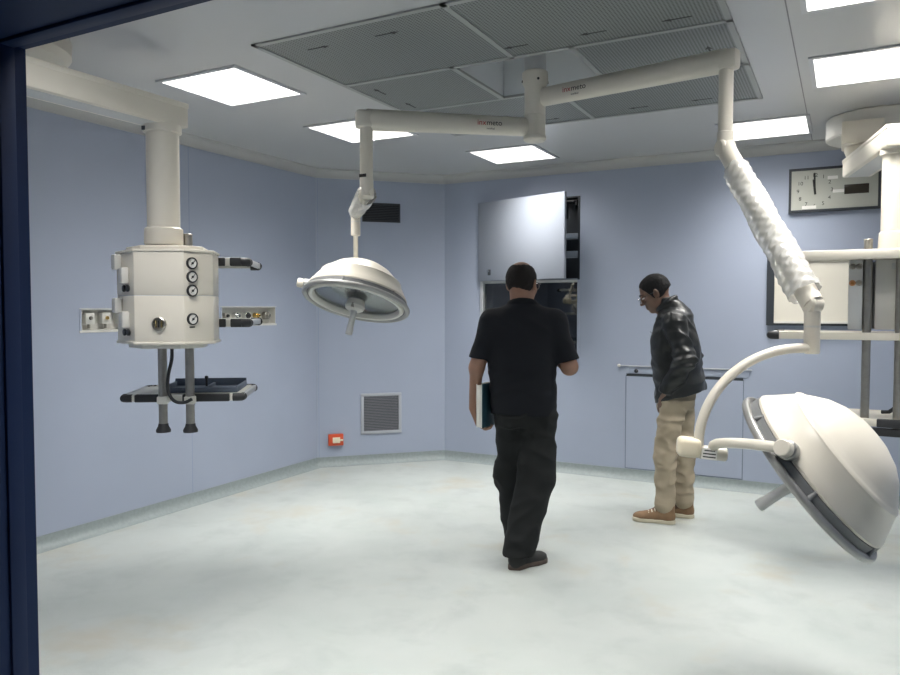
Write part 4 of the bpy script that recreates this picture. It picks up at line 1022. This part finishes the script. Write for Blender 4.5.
# hair: a ring round the bald crown
F = Field(hc - .15, hc + .15, .0045); P = PA
F.ell(P(0, -.017, .022), (.0885, .110, .102), HA, .01); F.ell(P(.002, -.020, .125), (.050, .090, .050), HA, .014, sub=True)
F.cut(P(0, .030, .040), HA @ np.array((0, .86, -.5))); F.cut(P(0, 0, -.066), HA @ np.array((0, -.35, -1)))
F.disp(lambda x, y, z: .0022 * vnoise(x * 90, y * 90, z * 60)); F.out('hair', M['hairA'], pA, label='dark hair round a bald crown')
spectacles(PA, pA); eyes(PA, pA, 1.06)
# polo shirt
F = Field((-.42, -.20, .84), (.36, .35, 1.60), .006)
F.stack([(.86, -.022, .085, .190, .150), (.93, -.024, .088, .194, .152), (1.0, -.026, .092, .198, .155), (1.1, -.033, .094, .200, .158), (1.2, -.034, .088, .203, .150), (1.3, -.033, .080, .213, .140), (1.38, -.031, .072, .218, .125), (1.44, -.030, .066, .20, .105), (1.48, -.030, .060, .125, .092), (1.52, -.030, .058, .084, .082), (1.528, -.030, .056, .080, .078)], .03, e=2.5)
for sx in (-1, 1): F.cone((sx * .09 - .03, .064, 1.445), (sx * .19 - .03, .068, 1.418), .062, .070, .05)
F2 = Field((-.42, -.20, .84), (.36, .35, 1.60), .006)
F2.cone((-.205, .068, 1.415), (-.292, .050, 1.17), .074, .066, .02); F2.cut((-.281, .052, 1.198), (-.20, -.05, -1))
F3 = Field((-.42, -.20, .84), (.36, .35, 1.60), .006)
F3.cone((.150, .068, 1.420), (.244, .044, 1.155), .074, .067, .02); F3.cut((.232, .047, 1.190), (.25, -.05, -1))
for f in (F2, F3):
    k = .025; h = np.maximum(k - np.abs(F.v - f.v), 0) / k; F.v = np.minimum(F.v, f.v) - h * h * k * .25
F.cut((0, 0, .872), (0, 0, -1))
for k in range(24):
    a0, a1 = 2 * PI * k / 24, 2 * PI * (k + 1) / 24; c_ = lambda a: (-.03 + .075 * math.cos(a), .058 + .074 * math.sin(a), 1.520 - .026 * math.sin(a))
    F.cone(c_(a0), c_(a1), .013, .013, .008)
F.disp(folds(3.1, 7, 7, 11, .0045)); F.out('polo_shirt', M['shirt'], pA)
# trousers
F = Field((-.30, -.20, .03), (.27, .50, 1.0), .006)
F.stack([(.80, -.012, .075, .170, .130), (.88, -.014, .080, .172, .140), (.98, -.020, .085, .178, .145)], .04, e=2.4)
for hip, kn, an, r in (((-.085, .085, .86), (-.092, .190, .49), (-.068, .285, .075), (.100, .098, .080)), ((.066, .075, .86), (.050, .040, .50), (-.052, -.092, .080), (.108, .112, .092))):
    F.cone(hip, kn, r[0], r[1], .035); F.cone(kn, an, r[1], r[2], .02)
F.cut((0, 0, .062), (0, -.1, -1)); F.cone((-.15, .20, .50), (-.17, .23, .42), .05, .035, .05)
F.disp(folds(8.3, 8, 8, 10, .008)); F.out('trousers', M['trousersA'], pA)
shoe(pA, (-.100, -.150, 0), -50, .285, M['shoeA'], M['soleA'], side=1, high=.095); shoe(pA, (-.062, .250, 0), 8, .285, M['shoeA'], M['soleA'], side=-1)

fd = thing('folder', tuple(RTM @ Vector((-.237, .125, .792))), 'dark teal folder with white pages in the left hand of the man in black', 'folder', rotz=R(22.2 - 24))
TF = ROOT[fd.name]; r3 = TF.to_3x3(); lc_ = lambda x, y, z: TF @ Vector((x, y, z))
b = B(); b.box(lc_(.018, .0, .128), (.006, .225, .262), M['teal'], rot=r3, bev=.001); b.box(lc_(-.021, .0, .128), (.003, .222, .258), M['paper'], rot=r3); b.out('cover', fd)
b = B()
for k in range(3): b.box(lc_(-.0125 + k * .0105, -.004 + .003 * k, .125 - .002 * k), (.0095, .212, .250), M['paper'], rot=r3, bev=.001)
b.out('page_block', fd, label='white pages')

# -------- man in the leather jacket, left profile, looking down (local frame: x his right = away, y forward)
pB = thing('person', (-1.096, 5.354, 0), 'man in black leather jacket and beige trousers looking down beside the back wall', 'person', rotz=R(101.7 - 6))
RTM = ROOT[pB.name]
F = Field((-.36, -.30, .03), (.36, .40, 1.78), .006)
HB = rotm(8, -30); hc = np.array((-.0, .098, 1.606))
PB = add_head(F, hc, HB, (.0, .008, 1.45), .058, 1.06)
F.stack([(.86, 0, -.05, .16, .11), (1.0, 0, -.05, .165, .115), (1.15, 0, -.045, .165, .12), (1.3, 0, -.035, .18, .115), (1.42, 0, -.03, .17, .085), (1.48, 0, -.02, .075, .06)], .03)
for sx in (-1, 1):
    F.cone((sx * .07, -.03, 1.44), (sx * .175, -.055, 1.415), .055, .055, .04)
    F.cone((sx * .175, -.055, 1.415), (sx * .245, -.135, 1.155), .052, .043, .03); F.cone((sx * .245, -.135, 1.155), (sx * .165, -.010, .915), .042, .029, .02)
    add_hand(F, (sx * .162, -.005, .905), (-sx * .30, .22, -1), (-sx * 1, -.1, -.3), (22, 26, 28, 30), 1 if sx > 0 else -1)
    hip, kn, an = ((sx * .09, -.05, .88), (sx * .09, .005 if sx < 0 else -.10, .48), (sx * .095, .005 if sx < 0 else -.10, .10))
    F.cone(hip, kn, .078, .05, .03); F.cone(kn, an, .048, .034, .02); F.cone(an, np.array(an) + np.array((0, .10, -.05)), .034, .03, .02)
F.out('body', M['skin2'], pB)
F = Field(hc - .16, hc + .16, .0045); P = PB
F.ell(P(0, -.017, .026), (.0885, .112, .104), HB, .01)
F.cut(P(0, .052, .045), HB @ np.array((0, .90, -.43))); F.cut(P(0, 0, -.060), HB @ np.array((0, -.45, -1)))
F.disp(lambda x, y, z: .0025 * vnoise(x * 90, y * 90, z * 60)); F.out('hair', M['hairB'], pB, label='short black hair')
spectacles(PB, pB); eyes(PB, pB, 1.06)
b = B()
for sx in (-1, 1): b.tube([RT_(PB(sx * .016, .093, .026)), RT_(PB(sx * .032, .092, .031)), RT_(PB(sx * .050, .078, .026))], [.003, .004, .002], M['hairB'], seg=8)
b.out('eyebrow', pB)
# shirt under the jacket
F = Field((-.25, -.25, .90), (.25, .25, 1.56), .006)
F.stack([(.93, 0, -.05, .160, .115), (1.1, 0, -.045, .160, .125), (1.25, 0, -.035, .160, .122), (1.36, 0, -.030, .155, .105), (1.44, 0, -.025, .12, .085), (1.49, 0, -.018, .075, .070), (1.515, 0, -.012, .068, .066)], .03)
F.out('shirt', M['navyshirt'], pB)
# jacket
rows = [(.80, 0, -.092, .205, .172), (.88, 0, -.088, .206, .172), (.953, 0, -.085, .205, .172), (1.06, 0, -.066, .203, .170), (1.166, 0, -.056, .200, .166), (1.273, 0, -.046, .200, .160), (1.35, 0, -.045, .197, .146), (1.41, 0, -.040, .187, .124), (1.455, 0, -.046, .150, .118), (1.49, 0, -.040, .105, .104), (1.53, 0, -.020, .082, .084), (1.555, 0, -.002, .068, .066), (1.575, 0, .006, .058, .052)]
lo, hi = (-.36, -.34, .78), (.36, .22, 1.60)
F = Field(lo, hi, .0055); F.stack(rows, .03, e=2.4)
for sx in (-1, 1): F.cone((sx * .09, -.04, 1.43), (sx * .172, -.055, 1.405), .060, .072, .05)
S = Field(lo, hi, .0055)
for sx in (-1, 1): S.cone((sx * .178, -.056, 1.405), (sx * .250, -.140, 1.150), .078, .068, .03); S.cone((sx * .250, -.140, 1.150), (sx * .172, -.015, .93), .068, .052, .03)
S.cut((0, -.02, .915), (0, .35, -1))
ripple = lambda x, y, z: .006 * np.sin((z - 1.15 + .35 * (y + .1)) * 105 + 3 * vnoise(x * 9, y * 9, z * 7)) * np.exp(-((z - 1.14) / .11) ** 2)
S.disp(ripple); S.disp(folds(2.2, 11, 11, 10, .008))
F.cut((0, .06, .838), (0, -.32, -1))
F.disp(folds(6.4, 8, 8, 9, .009))
k = .012; h = np.maximum(k - np.abs(F.v - S.v), 0) / k; F.v = np.minimum(F.v, S.v) - h * h * k * .25
def vee(x, y, z):                                                      # open front, wider at the chest
    wd = np.interp(z, (.80, 1.15, 1.45, 1.6), (.012, .018, .062, .075)); return np.maximum(np.abs(x) - wd, .045 - y)
F.op(vee, (-.1, .04, .78), (.1, .25, 1.6), .006, sub=True)
for k in range(20):                                                    # turned-up collar
    a0, a1 = R(-55 + 290 * k / 20 + 0) + 0, R(-55 + 290 * (k + 1) / 20)
    c_ = lambda a: (.074 * math.cos(a + PI + R(-35)), .014 + .060 * math.sin(a + PI + R(-35)), 1.530 - .046 * math.sin(a + PI + R(-35)))
    F.cone(c_(a0), c_(a1), .014, .014, .012, flat=((0, 0, 1), 1.0))
F.out('leather_jacket', M['leather'], pB)
b = B(); b.tube([RT_((-.125, .092, 1.318)), RT_((-.075, .112, 1.335))], .004, M['chrome'], seg=8); b.out('pocket_zip', pB)
# trousers with turned-up hems
F = Field((-.26, -.30, .06), (.26, .20, 1.0), .006)
F.stack([(.80, 0, -.06, .165, .120), (.90, 0, -.06, .165, .125), (.97, 0, -.06, .165, .125)], .04)
for sx, dy in ((-1, .0), (1, -.11)):
    F.cone((sx * .085, -.045 + dy * .3, .84), (sx * .09, .0 + dy, .48), .094, .078, .03); F.cone((sx * .09, .0 + dy, .48), (sx * .095, .0 + dy, .115), .078, .064, .02)
F.cut((0, 0, .118), (0, .0, -1))
F.disp(folds(5.1, 10, 10, 15, .010)); 
for sx, dy in ((-1, .0), (1, -.11)): F.cone((sx * .095, dy, .150), (sx * .095, dy, .126), .067, .069, .006)
F.out('trousers', M['beige'], pB)
shoe(pB, (-.100, -.075, 0), 4, .295, M['shoeB'], M['soleB'], M['lace'], side=-1, high=.128); shoe(pB, (.100, -.185, 0), -4, .295, M['shoeB'], M['soleB'], M['lace'], side=1, high=.128)
